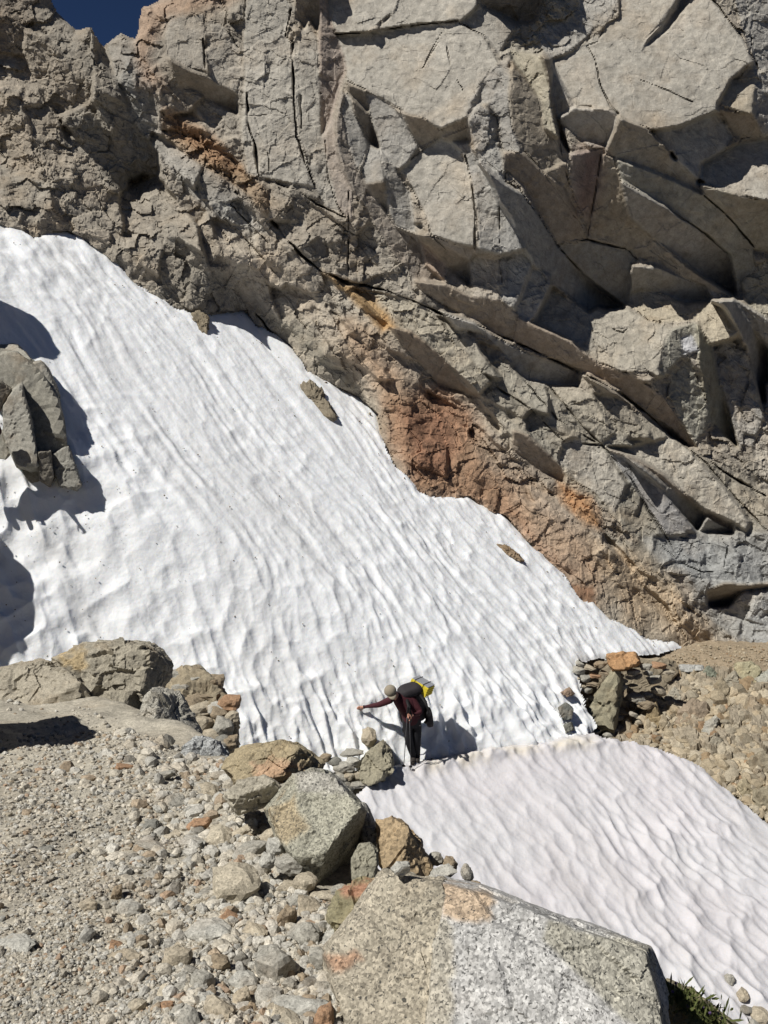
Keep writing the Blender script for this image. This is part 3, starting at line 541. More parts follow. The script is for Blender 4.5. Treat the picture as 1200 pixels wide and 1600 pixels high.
# small scraps go to one remaining mass; the largest 290 are parts of their own
ul, cnt = np.unique(fl, return_counts=True); order = np.argsort(-cnt); keep = set(ul[order[:290]].tolist())
PV = P.reshape(-1, 3); TV = tint.reshape(-1, 3)
srt = np.argsort(fl, kind='stable'); fs = fl[srt]; Qs = Q[srt]
starts = np.searchsorted(fs, ul); ends = np.append(starts[1:], len(fs)); rest = []
for l, a, b in zip(ul, starts, ends):
    if l in keep:
        vv, qq, tt = compact(PV, Qs[a:b], TV)
        mesh_obj('rock_slab' if l < 1000 else 'rock_block', vv, qq, M_cliff, cliff, tt)
    else: rest.append(Qs[a:b])
if rest:
    vv, qq, tt = compact(PV, np.concatenate(rest), TV)
    tag(mesh_obj('broken_rock', vv, qq, M_cliff, cliff, tt), kind='stuff')
del Nn, Dv, gu, gv, Lc, NL, P, PV, TV, tint, Q, Qs

# ------------------------------------------------------------------ SNOW
def snow_sheet(name, poly, tfun, n, step, u0, u1_, v0, v1_, low, lip=8):
    uu = np.arange(u0, u1_, step); vv = np.arange(v0, v1_, step); U, V = np.meshgrid(uu, vv)
    q = np.stack([U/30, V/30, 0*U], -1)
    d = sdf(poly, U+fbm(q, 3, 201)*5, V+fbm(q, 3, 205)*5)
    t = tfun(U, V); P = at(U, V, t)
    # downhill (a) and across (b) directions on the plane, turned a little towards the right
    pa_, pb_ = ((500, 800), (560, 876)) if not low else ((900, 1400), (960, 1480))
    down = at(*pb_, tfun(*pb_)) - at(*pa_, tfun(*pa_)); down = unit(down - n*(down@n)); ac = unit(np.cross(n, down))
    X = P - S_P; a = X@down; b = X@ac
    kink = fbm(np.stack([a/4, b/4, 0*a], -1), 2, 211)*.5
    bb = b + kink
    rid = lambda s, k: 1-np.abs(vnoise(np.stack([a/s[0], bb/s[1], 0*a+k], -1), k))
    hc = lambda sz, an, sd_: (lambda c: c[1])(cells2(a+fbm(np.stack([a/.5, bb/.4, 0*a], -1), 2, 215)*.12, bb+fbm(np.stack([a/.5, bb/.4, 0*a+4], -1), 2, 217)*.07, sz, 0.0, an, sd_))
    run = fbm(np.stack([a/3.6, bb/.24, 0*a], -1), 2, 221)*(.034 if not low else .024) + fbm(np.stack([a/.8, bb/.14, 0*a+3], -1), 2, 227)*.008
    run += fbm(np.stack([a/5.5, bb/1.1, 0*a+7], -1), 2, 229)*.05
    cup = hc(.20, 2.3, 233)**2*.066 + hc(.34, 1.8, 235)**2*.058
    mod = np.clip(.75+.7*fbm(np.stack([a/2.5, b/2.5, 0*a+11], -1), 2, 239), .2, 1.4)*((.45+.85*np.clip((V-600)/450, 0, 1)) if not low else 1.7)
    h = run + cup*mod
    if not low:
        # fluted, scalloped wall above the path; hummocks at the left edge
        wall = np.clip((V-1035)/60, 0, 1)
        fl = rid((.9, .20), 241); fl2 = rid((.42, .17), 247)
        h = h*(1-.1*wall) + wall*((fl-.6)*.13 + (fl2-.6)*.06 + hc(.24, 1.9, 243)**2*.10)
        left = np.clip((330-U+(V-820)*.25)/260, 0, 1)*np.clip((V-560)/120, 0, 1)
        cups = fbm(np.stack([a/.75, b/.6, 0*a], -1), 2, 251); h += left*(cups*.15 - np.abs(vnoise(np.stack([a/.5, b/.4, 0*a+5], -1), 257))*.10)
        top = np.clip((520-V)/100, 0, 1)*np.clip((330-U)/100, 0, 1); h += top*fbm(np.stack([a/1.2, b/.8, 0*a], -1), 3, 259)*.14
    else:
        # trodden rim below the wall
        rim = np.exp(-((pdist([(600,1206),(700,1190),(830,1172),(960,1162)], U, V))/9)**2)
        h += rim*(.06+.10*fbm(P*5, 3, 263))
    h += fbm(P*7, 3, 267)*.010
    # rounded lip at the edge
    e = np.clip(1+d/lip, 0, 1)
    h -= .03*e**2
    Pn = P + n*h[..., None]
    mask = (np.minimum(np.minimum(d[:-1, :-1], d[1:, :-1]), np.minimum(d[:-1, 1:], d[1:, 1:])) < 0)
    col = np.ones(U.shape+(3,))*np.array([.86, .88, .90])
    dirt = np.clip(fbm(np.stack([a/6, bb/.5, 0*a+2], -1), 4, 271)*1.6+.05, 0, 1)*np.clip(fbm(P*.25, 3, 273)+.55, 0, 1)
    dirt = np.clip(dirt + .35*np.clip(-h*9-.25, 0, 1), 0, 1)          # more of the grey tint in the hollows
    col = col*(1-.36*dirt[..., None]) + np.array([.52, .50, .46])*.36*dirt[..., None]
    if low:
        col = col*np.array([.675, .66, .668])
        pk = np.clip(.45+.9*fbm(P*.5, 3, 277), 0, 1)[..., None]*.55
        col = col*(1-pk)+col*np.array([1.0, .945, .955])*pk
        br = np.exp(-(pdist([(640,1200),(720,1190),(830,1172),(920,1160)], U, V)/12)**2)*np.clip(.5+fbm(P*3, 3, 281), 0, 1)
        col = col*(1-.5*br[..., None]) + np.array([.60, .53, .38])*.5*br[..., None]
    else:
        br = np.exp(-(np.clip(-d, 0, 99)/7)**2)*np.clip(.1+fbm(P*1.5, 3, 283), 0, 1)
        col = col*(1-.4*br[..., None]) + np.array([.5, .44, .33])*.4*br[..., None]
    Q = grid_quads(*U.shape, mask)
    vv_, qq_, tt_ = compact(Pn.reshape(-1, 3), Q, col.reshape(-1, 3))
    o = mesh_obj(name, vv_, qq_, M_snow, None, tt_, smooth=True); o['kind'] = 'structure'
    return o
tag(snow_sheet('snowfield', SNOW_POLY, t_snow, n_snow, 2.0, -120, 1075, 310, 1222, False), 'steep white snowfield with long melt runnels below the cliff')
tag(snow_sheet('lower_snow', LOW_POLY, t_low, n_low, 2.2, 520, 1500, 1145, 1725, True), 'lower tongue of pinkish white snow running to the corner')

# ------------------------------------------------------------------ GROUND (foreground scree, path, rubble slope, wider hillside)
G_SL = 0.24
def ground_z(x, y): return CAM_Z - 1.62 - G_SL*y
def t_gnd(u, v): d = ray(u, v); return 1.62/np.maximum(-d[..., 2]-G_SL*d[..., 1], .02)
RIDGE = [at(u, v, t_gnd(u, v))[:2] for u, v in ((60,1062),(265,1110),(350,1165),(500,1225),(590,1340),(760,1440),(1000,1580),(1150,1720))]
def ridge_side(x, y):
    # distance beyond the ridge edge (positive = the gully side)
    d = np.full(np.shape(x), 1e9); s = np.zeros(np.shape(x))
    pts = [np.array([-40., 20.])] + RIDGE + [np.array([9., -6.])]
    for p, q in zip(pts[:-1], pts[1:]):
        e = q-p; L = e@e; k = np.clip(((x-p[0])*e[0]+(y-p[1])*e[1])/L, 0, 1)
        dd = np.hypot(x-p[0]-k*e[0], y-p[1]-k*e[1]); cr = e[0]*(y-p[1])-e[1]*(x-p[0])
        m = dd < d; s = np.where(m, np.sign(cr), s); d = np.minimum(d, dd)
    return d*s
def zplane(P, n, x, y): return P[2] - ((x-P[0])*n[0]+(y-P[1])*n[1])/n[2]
def base_z(x, y):
    d = ridge_side(x, y)
    g = ground_z(x, y) - np.clip(d, 0, None)*1.25 - np.clip(d+.35, 0, .7)**2*.4
    lo = np.minimum(zplane(L_P, n_low, x, y), TRAIL_Z) - .35
    up = zplane(S_P, n_snow, x, y) - .6
    lo = np.maximum(lo, np.minimum(up, zplane(W0, n_wall, x, y)-.5))
    return np.maximum(g, lo)
xs = np.arange(-9, 6.0, .045); ys = np.arange(.4, 16.5, .05); X, Y = np.meshgrid(xs, ys)
def ground_h(X, Y):
    X = np.asarray(X, float); Y = np.asarray(Y, float); Z = base_z(X, Y); P3 = np.stack([X, Y, Z], -1)
    return Z + fbm(P3*1.3, 3, 301)*.10 + fbm(P3*4, 4, 305)*.035 + fbm(P3*13, 3, 307)*.012, P3
Z, P3 = ground_h(X, Y)
col = np.array([.46, .425, .35])*(1+.2*fbm(P3*1.1, 4, 311)[..., None])
g = np.clip(fbm(P3*.8+4, 3, 313)*1.5, 0, 1)[..., None]
col = col*(1-.3*g)+np.array([.43, .36, .26])*.3*g
gr = mesh_obj('scree_ground', np.stack([X, Y, Z], -1).reshape(-1, 3), grid_quads(*X.shape)[:, ::-1], M_ground, None, col.reshape(-1, 3), smooth=True)
tag(gr, 'pale gritty scree ground in the foreground', None, None, 'structure')
xs = np.concatenate([np.arange(-140, -10, 4.), np.arange(-10, 14, .8), np.arange(14, 140, 4.)]); ys = np.concatenate([np.arange(-60, -2, 3.), np.arange(-2, 40, .8), np.arange(40, 200, 5.)])
X, Y = np.meshgrid(xs, ys); Z = base_z(X, Y)
cz = 8 + (Y-30)*1.1 - .3*X; Z = np.maximum(np.minimum(Z, 14), np.where(Y > 31, np.minimum(cz, 16+.02*Y), -99)) - .9
Z = np.where(Y < 31, np.minimum(Z, 9), Z)
Z = np.maximum(Z, -30+0*Z); Z += fbm(np.stack([X/6, Y/6, 0*X], -1), 3, 321)*.3*np.clip(np.hypot(X, Y-10)/30, .2, 2)
hs = mesh_obj('hillside', np.stack([X, Y, Z], -1).reshape(-1, 3), grid_quads(*X.shape)[:, ::-1], M_ground, None, np.ones((X.size, 3))*np.array([.30, .26, .19]), smooth=True)
tag(hs, 'rocky mountainside under and behind the scene', None, None, 'structure')
# rubble slope below the far path, and the path itself
R_P = at(1050, 1046, t_level(1050, 1046, TRAIL_Z)); n_rub = plane3(R_P, at(1190, 1062, t_level(1190, 1062, TRAIL_Z)), at(1180, 1272, float(t_low(1180, 1272))+.25))
def t_rub(u, v): return plane_t(u, v, R_P, n_rub)
U, V = np.meshgrid(np.arange(880, 1520, 2.), np.arange(1036, 1540, 2.))
t = t_rub(U, V); P = at(U, V, t)
idn, d1, d2 = cells2(U+fbm(P*3, 2, 331)*6, V+fbm(P*3, 2, 333)*6, 17, .9, 1.4, 335)
h = (idrand(idn, 3)-.4)*.16 + facet3(P*1.2, 339)*.25 + facet3(P*2.6, 341)*.10 + facet3(P*6, 342)*.03 + fbm(P*6, 3, 343)*.05
h -= .25*np.clip(1-(V-1036)/14, 0, 1)
P = P + n_rub*h[..., None]
col = np.array([.33, .285, .215])*(.8+.35*idrand(idn, 4))[..., None]*(1+.18*fbm(P*1.5, 3, 345))[..., None]
dl = sdf(LOW_POLY, U, V); P -= np.array([0, 0, 1.0])*(np.clip(-dl-4, 0, 40)*.03)[..., None]
o = mesh_obj('rubble_slope', P.reshape(-1, 3), grid_quads(*U.shape, (dl > -45)[:-1, :-1]), M_boulder, None, col.reshape(-1, 3)); tag(o, 'brown broken rubble slope below the far path', None, None, 'structure')
U, V = np.meshgrid(np.linspace(860, 1500, 220), np.linspace(992, 1048, 60))
P = at(U, V, t_level(U, V, TRAIL_Z)); zz = fbm(P*1.6, 3, 351)*.05 + fbm(P*9, 3, 353)*.015
bank = np.clip((1016-V)/22 + (U-1130)/900, 0, 1); P[..., 2] += zz
col = np.array([.35, .28, .195])*(1+.25*fbm(P*1.2, 3, 355))[..., None]
o = mesh_obj('path', P.reshape(-1, 3), grid_quads(*U.shape), M_ground, None, col.reshape(-1, 3), smooth=True); tag(o, 'flat brown dirt path crossing below the cliff', None, None, 'structure')

# ------------------------------------------------------------------ ROCKS: closed, faceted solids
_ico = {}
def ico(n):
    if n not in _ico:
        bm = bmesh.new(); bmesh.ops.create_icosphere(bm, subdivisions=n, radius=1.0)
        _ico[n] = (np.array([v.co[:] for v in bm.verts]), np.array([[v.index for v in f.verts] for f in bm.faces])); bm.free()
    return _ico[n]
def hull(pts):
    p = sorted(set(map(tuple, pts))); 
    def half(p):
        h = []
        for q in p:
            while len(h) > 1 and (h[-1][0]-h[-2][0])*(q[1]-h[-2][1])-(h[-1][1]-h[-2][1])*(q[0]-h[-2][0]) <= 0: h.pop()
            h.append(q)
        return h
    return half(p)[:-1] + half(p[::-1])[:-1]
def rock_from(name, outline, t0, thick, facets=(), col=TAN, mat=None, sub=5, rough=1.0, patches=(), parent=None, sharp=110, seed=0, cuts=4, wob=.03):
    """a closed rock whose faces are planes; outline = its silhouette in the photograph, at its real distance"""
    hp = hull(outline); cu, cv = np.mean(hp, 0); ex = np.ptp(np.array(hp), 0); thick = min(thick, 1.0*max(ex)*t0/F, 1.25*min(ex)*t0/F+.1); Cn = at(cu, cv, t0+thick*.42)
    pl = []
    for p, q in zip(hp, hp[1:]+hp[:1]):
        n = unit(np.cross(ray(*p), ray(*q))); d = n @ (at(p[0], p[1], t0+thick*.42) - Cn)
        if d < 0: n, d = -n, -d
        n = unit(n + unit(-ray(cu, cv))*.04)
        pl.append((n, max(n @ (at((p[0]+q[0])/2, (p[1]+q[1])/2, t0+thick*.42)-Cn), .02)))
    r0 = unit(ray(cu, cv)); pl.append((r0, thick*.58)); pl.append((-r0, thick*.75))
    for q, n, dt in facets:
        n = unit(n)
        if len(q) == 6:                        # the same, reaching the silhouette at a third point
            e1, e2 = (at(q[i], q[i+1], float(plane_t(q[i], q[i+1], fp0, fn0))) for i in (0, 2)); nn = unit(np.cross(e2-e1, at(q[4], q[5], t0+thick*.42)-e1)); n = nn if nn@n > 0 else -nn; pt = e1
        elif len(q) == 4:                        # a face that meets the first face along a ridge line
            e1, e2 = (at(q[i], q[i+1], float(plane_t(q[i], q[i+1], fp0, fn0))) for i in (0, 2)); e = unit(e2-e1); n = unit(n - e*(n@e)); pt = e1
        else: pt = at(q[0], q[1], t0+dt)
        if q is facets[0][0]: fp0, fn0 = pt, n
        pl.append((n, max(n @ (pt - Cn), thick*.03)))
    D, Fc = ico(sub); S = np.zeros(len(D)); rg = np.random.default_rng(900+seed)
    for n, d in pl: S += np.clip((D@n)/d, 0, None)**sharp
    Pm = D*(S**(-1/sharp))[:, None]
    for j in range(cuts):                      # broken corners
        n = unit(rg.normal(size=3)+np.array([0, -.5, .2])); hn = (Pm@n).max(); S += np.clip((D@n)/(hn*rg.uniform(.80, .95)), 0, None)**sharp
    r = S**(-1/sharp); Pm = D*r[:, None]
    size = np.median(r); W = Pm + Cn; k = 1/size
    h = facet3(W*k*1.3+seed, 401+seed)*.13 + facet3(W*k*2.8+seed, 409)*.085 + facet3(W*k*7.0+seed, 411)*.028 + fbm(W*k*1.2+seed*3, 2, 412)*wob + fbm(W*k*2.5+seed, 4, 413)*.018 + fbm(W*k*14+seed, 4, 417)*.016
    W = W + D*(h*size*rough)[:, None]
    tint = np.array(col)*np.ones((len(W), 3))
    pu, pv = px(W)
    for poly, c in patches:
        nz = fbm(W*k*4, 3, 431)*14; kk = np.clip(.5-sdf(poly, pu+nz, pv+nz)/9, 0, 1)[:, None]; tint = tint*(1-kk)+np.array(c)*kk
    tint = np.clip(tint*(1+.18*fbm(W*k*1.6, 4, 421))[:, None], .02, .8)
    org = np.array([Cn[0], Cn[1], W[:, 2].min()])
    if parent is not None: org = np.array(parent.location)
    o = mesh_obj(name, W-org, Fc, mat or M_boulder, parent, tint)
    if parent is None: o.location = org
    return o
CAMN = (0, -.85, .5)
def boulder(label, outline, t0, thick, facets=(), col=TAN, cat='boulder', name='boulder', group=None, **kw):
    return tag(rock_from(name, outline, t0, thick, facets, col, **kw), label, cat, group)
LTOP = (-.35,-.45,.82); RDARK = (.80,-.58,-.12)
# the two granite blocks at the bottom edge
boulder('big grey speckled granite boulder filling the bottom of the view', [(690,1380),(762,1393),(790,1412),(870,1443),(940,1466),(1013,1486),(1020,1505),(1037,1560),(1052,1660),(640,1700),(680,1575),(702,1500),(696,1440)], 2.95, .75,
  [((800,1520), (-.12,-.60,.79), .0), ((880,1450,940,1640), (.16,-.66,.72), 0), ((700,1438,790,1432), (-.10,-.36,.92), 0)], (.47,.465,.45), mat=M_granite, sub=7, rough=.30, cuts=1, wob=.16,
  patches=[([(690,1378),(762,1390),(778,1412),(760,1436),(698,1440)], (.46,.36,.26)), ([(670,1440),(705,1440),(712,1520),(690,1660),(640,1700)], (.41,.385,.325)), ([(860,1440),(1020,1480),(1030,1560),(1060,1620),(980,1600),(900,1520),(850,1470)], (.37,.355,.30))], seed=3)
TR = lambda u, v: float(plane_t(u, v, at(800, 1520, 2.95), unit((-.12,-.60,.79))))
boulder('brown weathered granite block left of the grey speckled boulder', [(600,1366),(640,1370),(692,1379),(712,1440),(714,1500),(700,1540),(665,1660),(545,1660),(515,1530),(505,1494),(540,1470),(587,1415)], 2.93, .75,
  [((694,1470), (-.20,-.50,.85), TR(694,1470)-2.93+.015), ((540,1486,694,1470), (-.12,-.68,.72), 0)], (.395,.355,.28), mat=M_granite, sub=6, rough=.42, cuts=0, wob=.12,
  patches=[([(600,1366),(690,1378),(697,1470),(600,1480),(560,1490),(587,1420)], (.36,.325,.255)), ([(505,1490),(560,1488),(570,1500),(520,1520)], (.38,.25,.17))], seed=5)
boulder('large grey-green boulder with a dark shaded right face', [(417,1266),(440,1240),(457,1216),(487,1205),(516,1210),(539,1231),(560,1260),(573,1268),(568,1295),(562,1321),(551,1345),(548,1373),(504,1396),(487,1370),(457,1347),(438,1321)], 4.45, 1.0,
  [((500,1275), (-.34,-.50,.80), -.05), ((562,1262,484,1366,553,1348), (.80,-.58,-.15), 0)], (.34,.33,.265), sub=6, rough=.5, mat=M_granite, cuts=1,
  patches=[([(415,1266),(460,1240),(480,1290),(440,1320)], (.36,.30,.20)), ([(460,1205),(540,1205),(545,1240),(470,1240)], (.40,.385,.34))], seed=7)
boulder('flat-topped ochre and orange boulder above the grey-green boulder', [(347,1199),(370,1172),(408,1164),(440,1159),(463,1164),(487,1177),(504,1193),(501,1206),(475,1212),(428,1224),(370,1226)], 5.5, .9,
  [((420,1195), (-.25,-.45,.85), .0), ((490,1190), (.6,-.6,.3), .1)], (.34,.285,.185), sub=6, rough=.9,
  patches=[([(395,1195),(430,1185),(470,1195),(460,1215),(400,1222)], (.45,.31,.205))], seed=9)
boulder('tan standing boulder between the lower snow and grey-green boulder', [(590,1282),(614,1275),(634,1288),(652,1317),(668,1340),(683,1372),(640,1380),(605,1370),(594,1340)], 4.35, .45,
  [((625,1320), (-.25,-.75,.6), .0), ((660,1335), (.6,-.6,.3), .05)], (.40,.305,.19), sub=5, seed=11)
boulder('small upright grey-green stone against the shaded boulder face', [(552,1340),(562,1322),(578,1318),(588,1328),(590,1350),(584,1382),(550,1378)], 4.0, .22, [((568,1350), (-.2,-.85,.5), 0)], (.30,.285,.22), sub=5, seed=13)
boulder('pale grey boulder edge behind the shaded boulder beside the snow', [(556,1256),(572,1255),(585,1285),(592,1310),(588,1330),(568,1330),(566,1290)], 4.7, .4, [((578,1290), (.1,-.85,.5), 0)], (.40,.385,.345), sub=4, mat=M_granite, seed=15)
boulder('pale blocky boulder left of the grey-green boulder', [(350,1245),(372,1222),(412,1212),(438,1228),(436,1248),(405,1262),(372,1272)], 5.0, .5, [((395,1235), (-.25,-.5,.83), 0), ((415,1255), (.2,-.9,-.2), .05)], (.385,.355,.285), sub=5, seed=17)
boulder('long brown-grey boulder with a rounded top at the snow edge', [(88,1030),(130,1009),(180,1007),(222,1008),(247,1021),(258,1037),(259,1062),(240,1080),(230,1104),(200,1120),(160,1112),(128,1092),(118,1055)], 10.4, 1.6,
  [((190,1030), (-.1,-.45,.88), .0), ((190,1080), (-.05,-.86,.5), -.1), ((250,1060), (.75,-.6,.1), .1)], (.345,.315,.25), sub=6, rough=1.0, patches=[([(88,1023),(130,1010),(134,1045),(100,1045)], (.42,.33,.195))], seed=19)
boulder('pitted grey boulder with black shaded right side', [(197,1142),(217,1113),(240,1080),(257,1076),(277,1083),(293,1107),(312,1142),(290,1166),(255,1164),(225,1152)], 9.0, 1.2,
  [((225,1125), (-.45,-.55,.72), .0), ((243,1078,249,1166,304,1138), (.88,-.46,-.1), 0)], (.36,.345,.30), sub=6, rough=1.3, mat=M_granite, seed=21)
boulder('smooth buff slab sloping down from the long boulder', [(-60,1060),(0,1052),(60,1034),(100,1042),(128,1060),(134,1094),(165,1116),(110,1126),(40,1112),(-60,1105)], 10.2, 1.2, [((60,1070), (-.1,-.45,.88), -.05)], (.37,.335,.265), sub=6, rough=.8, seed=23)
boulder('bluish grey speckled boulder below the black-sided boulder', [(270,1184),(285,1165),(302,1153),(337,1157),(362,1184),(345,1205),(300,1196)], 7.3, .7, [((300,1172), (-.4,-.55,.7), 0), ((330,1180), (.25,-.75,.55), .05)], (.38,.39,.385), sub=5, mat=M_granite, seed=25)
boulder('red and olive mottled boulder under the shaded face', [(505,1425),(528,1394),(565,1376),(606,1374),(604,1410),(588,1442),(555,1466),(520,1455)], 3.55, .5, [((555,1410), (-.25,-.55,.8), 0)], (.265,.24,.15), sub=5, rough=1.2,
  patches=[([(530,1385),(570,1378),(602,1376),(598,1405),(560,1408),(535,1400)], (.42,.235,.155))], seed=27)
boulder('moss-grown brown rock right of the speckled granite boulder', [(1012,1528),(1050,1533),(1080,1550),(1112,1570),(1152,1602),(1180,1660),(1030,1660)], 3.7, .6, [((1070,1580), (.1,-.65,.75), 0)], (.28,.245,.16), sub=5, seed=29,
  patches=[([(1040,1545),(1090,1555),(1130,1600),(1080,1600)], (.16,.165,.055))])
# rock islands standing out of the snow
for lb, ol, c, sd_ in (('largest dark rock island standing out of the upper snow', [(467,597),(480,591),(500,608),(515,632),(527,650),(523,658),(495,653),(480,641),(470,622)], (.235,.20,.145), 31),
                       ('thin brown rock sliver melting out near the rust band', [(775,849),(790,852),(810,866),(819,875),(813,879),(795,869),(780,858)], (.27,.20,.13), 33),
                       ('small brown rock poking from the upper snow margin', [(301,490),(315,484),(326,500),(323,521),(312,529),(303,515)], (.22,.185,.13), 35),
                       ('rounded dark stone at the notch of the snow margin', [(762,790),(775,781),(794,784),(797,796),(785,806),(770,804)], (.22,.195,.135), 37)):
    cu, cv = np.mean(ol, 0); boulder(lb, ol, float(t_snow(cu, cv))-.28, .9, [((cu, cv), (-.1,-.75,.6), .1)], c, sub=5, rough=1.9, cat='rock', name='rock', seed=sd_, cuts=7)
# outcrop at the left edge
oc = bpy.data.objects.new('rock_outcrop', None); C.objects.link(oc); oc.location = at(0, 760, 17.6)
tag(oc, 'blocky grey outcrop standing in the snow at the left edge', 'outcrop')
for ol, dt, fc, c, sd_ in (
  ([(-90,545),(25,545),(60,570),(88,615),(103,690),(122,758),(70,765),(-90,770)], -.12, [((40,650), (.0,-.93,.35), 0)], (.30,.285,.24), 40),
  ([(-60,600),(-50,545),(0,550),(18,537),(30,540),(53,561),(40,575),(6,602)], -.35, [((10,565), (-.15,-.55,.82), 0), ((20,590), (.2,-.8,-.4), .05)], (.345,.33,.285), 41),
  ([(36,590),(52,566),(64,564),(76,578),(88,604),(91,620),(92,644),(107,690),(80,703),(58,705),(48,650),(38,642)], -.45, [((70,640), (-.05,-.93,.35), 0), ((95,690), (.3,-.6,-.7), .15), ((100,640), (.8,-.55,.2), .2)], (.345,.33,.285), 43),
  ([(2,635),(20,608),(34,600),(38,642),(48,652),(58,706),(66,738),(28,745),(16,710),(6,680)], -.55, [((30,670), (-.1,-.93,.33), 0)], (.345,.33,.285), 45),
  ([(76,712),(107,696),(113,720),(129,758),(120,768),(92,760),(80,728)], -.35, [((100,730), (.1,-.93,.3), 0)], (.29,.28,.245), 47),
  ([(58,706),(80,703),(86,745),(78,762),(60,750)], -.3, [], (.22,.20,.165), 49),
  ([(-6,590),(6,602),(20,608),(2,640),(-8,640)], -.5, [], (.26,.235,.19), 51),
  ([(-62,380),(-100,300),(-260,230),(-320,700),(-70,640),(-60,520)], -1.7, [((-60,420), (.2,-.8,.5), .1)], (.30,.27,.21), 53),
  ([(-105,745),(-140,700),(-290,680),(-330,960),(-120,930)], -1.6, [((-70,760), (.1,-.75,.6), .1)], (.30,.27,.21), 55)):
    cu, cv = np.mean(ol, 0); rock_from('rock_block', ol, float(t_snow(max(cu, -60), cv))+dt, 1.5, fc, c, sub=5, rough=.5, parent=oc, seed=sd_, cuts=2)
# unseen stone added past the left edge, casting a person's shadow on the scree
ts_ = 7.6
boulder('unseen stand-in boulder added beyond the left edge to cast the scree shadow', [(-26,985),(-48,1005),(-70,955),(-118,950),(-165,1010),(-260,1170),(-260,1340),(-80,1340),(-50,1180)], 7.0, 1.0, [], (.33,.29,.22), sub=5, seed=57)

# traced rocks of the far rubble slope and the path edge
RB = [('tall leaning grey-brown shard with a black shaded edge', [(952,1052),(968,1049),(976,1072),(958,1157),(926,1133),(917,1110),(936,1081)], -.35, [((945,1100), (-.3,-.85,.4), 0), ((968,1052,955,1155), (.85,-.5,0), .1)], (.30,.275,.195)),
 ('rusty orange flat rock on the path edge', [(948,1023),(970,1019),(995,1019),(1000,1036),(979,1047),(957,1048)], -.30, [((970,1030), (-.15,-.6,.78), 0)], (.43,.255,.13)),
 ('long pale grey flat slab lying on the path edge', [(1060,1038),(1099,1040),(1102,1048),(1064,1052)], -.2, [((1080,1042), (0,-.4,.9), 0)], (.40,.40,.38)),
 ('dark green-grey pointed rock at the path edge', [(1091,1060),(1107,1039),(1124,1054),(1112,1068)], -.25, [((1107,1050), (-.2,-.8,.55), 0)], (.205,.22,.17)),
 ('big olive-grey squared block on the path edge', [(1149,1036),(1171,1032),(1188,1046),(1186,1075),(1166,1068),(1150,1058)], -.35, [((1168,1050), (-.25,-.75,.6), 0)], (.36,.33,.22)),
 ('pale grey block at the right edge of the path', [(1179,1060),(1206,1045),(1225,1060),(1215,1078),(1190,1078)], -.35, [((1200,1060), (-.2,-.75,.6), 0)], (.36,.36,.31)),
 ('grey wedge block under the olive-grey squared block', [(1131,1062),(1149,1046),(1158,1072),(1142,1082)], -.25, [((1145,1062), (-.3,-.8,.5), 0)], (.33,.30,.235)),
 ('steep tan wedge left of the grey wedge block', [(1112,1075),(1128,1058),(1140,1075),(1145,1102),(1120,1100)], -.2, [((1128,1080), (-.4,-.85,.3), 0)], (.30,.255,.18)),
 ('pale squared stone in the middle of the rubble', [(1037,1090),(1053,1074),(1066,1083),(1058,1104),(1046,1104)], -.25, [((1050,1088), (-.2,-.8,.55), 0)], (.35,.325,.26)),
 ('whitish oblong boulder low in the rubble slope', [(1090,1149),(1103,1128),(1116,1119),(1125,1124),(1113,1148),(1098,1157)], -.3, [((1105,1138), (-.3,-.8,.5), 0)], (.40,.39,.34)),
 ('pointed ochre-brown rock above a dark hollow', [(1003,1150),(1012,1103),(1026,1096),(1033,1123),(1022,1158)], -.25, [((1017,1125), (-.25,-.9,.3), 0)], (.30,.235,.14)),
 ('broad smooth brown rock face in the rubble', [(1058,1110),(1080,1095),(1105,1098),(1108,1130),(1090,1165),(1062,1150),(1055,1130)], -.12, [((1080,1130), (-.1,-.88,.45), 0)], (.31,.25,.185)),
 ('grey rock buried below the whitish oblong boulder', [(1102,1168),(1115,1150),(1132,1155),(1130,1180),(1110,1182)], -.15, [((1117,1165), (-.1,-.85,.5), 0)], (.30,.27,.21)),
 ('flat pale stone at the top of the lower snow', [(975,1157),(1003,1158),(1003,1168),(985,1168)], -.05, [], (.40,.37,.31)),
 ('large dull brown rock at the right end of the snow rim', [(1165,1190),(1190,1175),(1215,1190),(1215,1225),(1180,1220)], -.2, [((1190,1200), (-.1,-.85,.5), 0)], (.28,.245,.18)),
 ('brown ribbed rock low at the right edge', [(1180,1235),(1205,1228),(1225,1270),(1200,1290),(1176,1260)], -.2, [((1200,1255), (-.2,-.85,.4), 0)], (.285,.25,.18)),
 ('buff rock standing out right of the snow rim', [(1150,1230),(1165,1215),(1180,1240),(1172,1262)], -.2, [((1165,1240), (-.1,-.88,.4), 0)], (.36,.31,.21)),
 ('dark rock block melting from the right end of the snow wall', [(872,1106),(885,1098),(896,1108),(893,1124),(878,1124)], -.9, [((884,1110), (-.1,-.85,.5), 0)], (.16,.165,.15)),
 ('small dark stone under the melting rock block', [(880,1132),(892,1128),(898,1140),(884,1146)], -.75, [], (.17,.17,.145)),
 ('grey stone at the foot of the snow wall corner', [(908,1146),(920,1140),(926,1152),(912,1156)], -.4, [], (.25,.245,.21)),
 ('brown stone peeping from the top of the snow wall corner', [(875,1082),(890,1074),(898,1084),(886,1090)], -.9, [], (.30,.22,.16))]
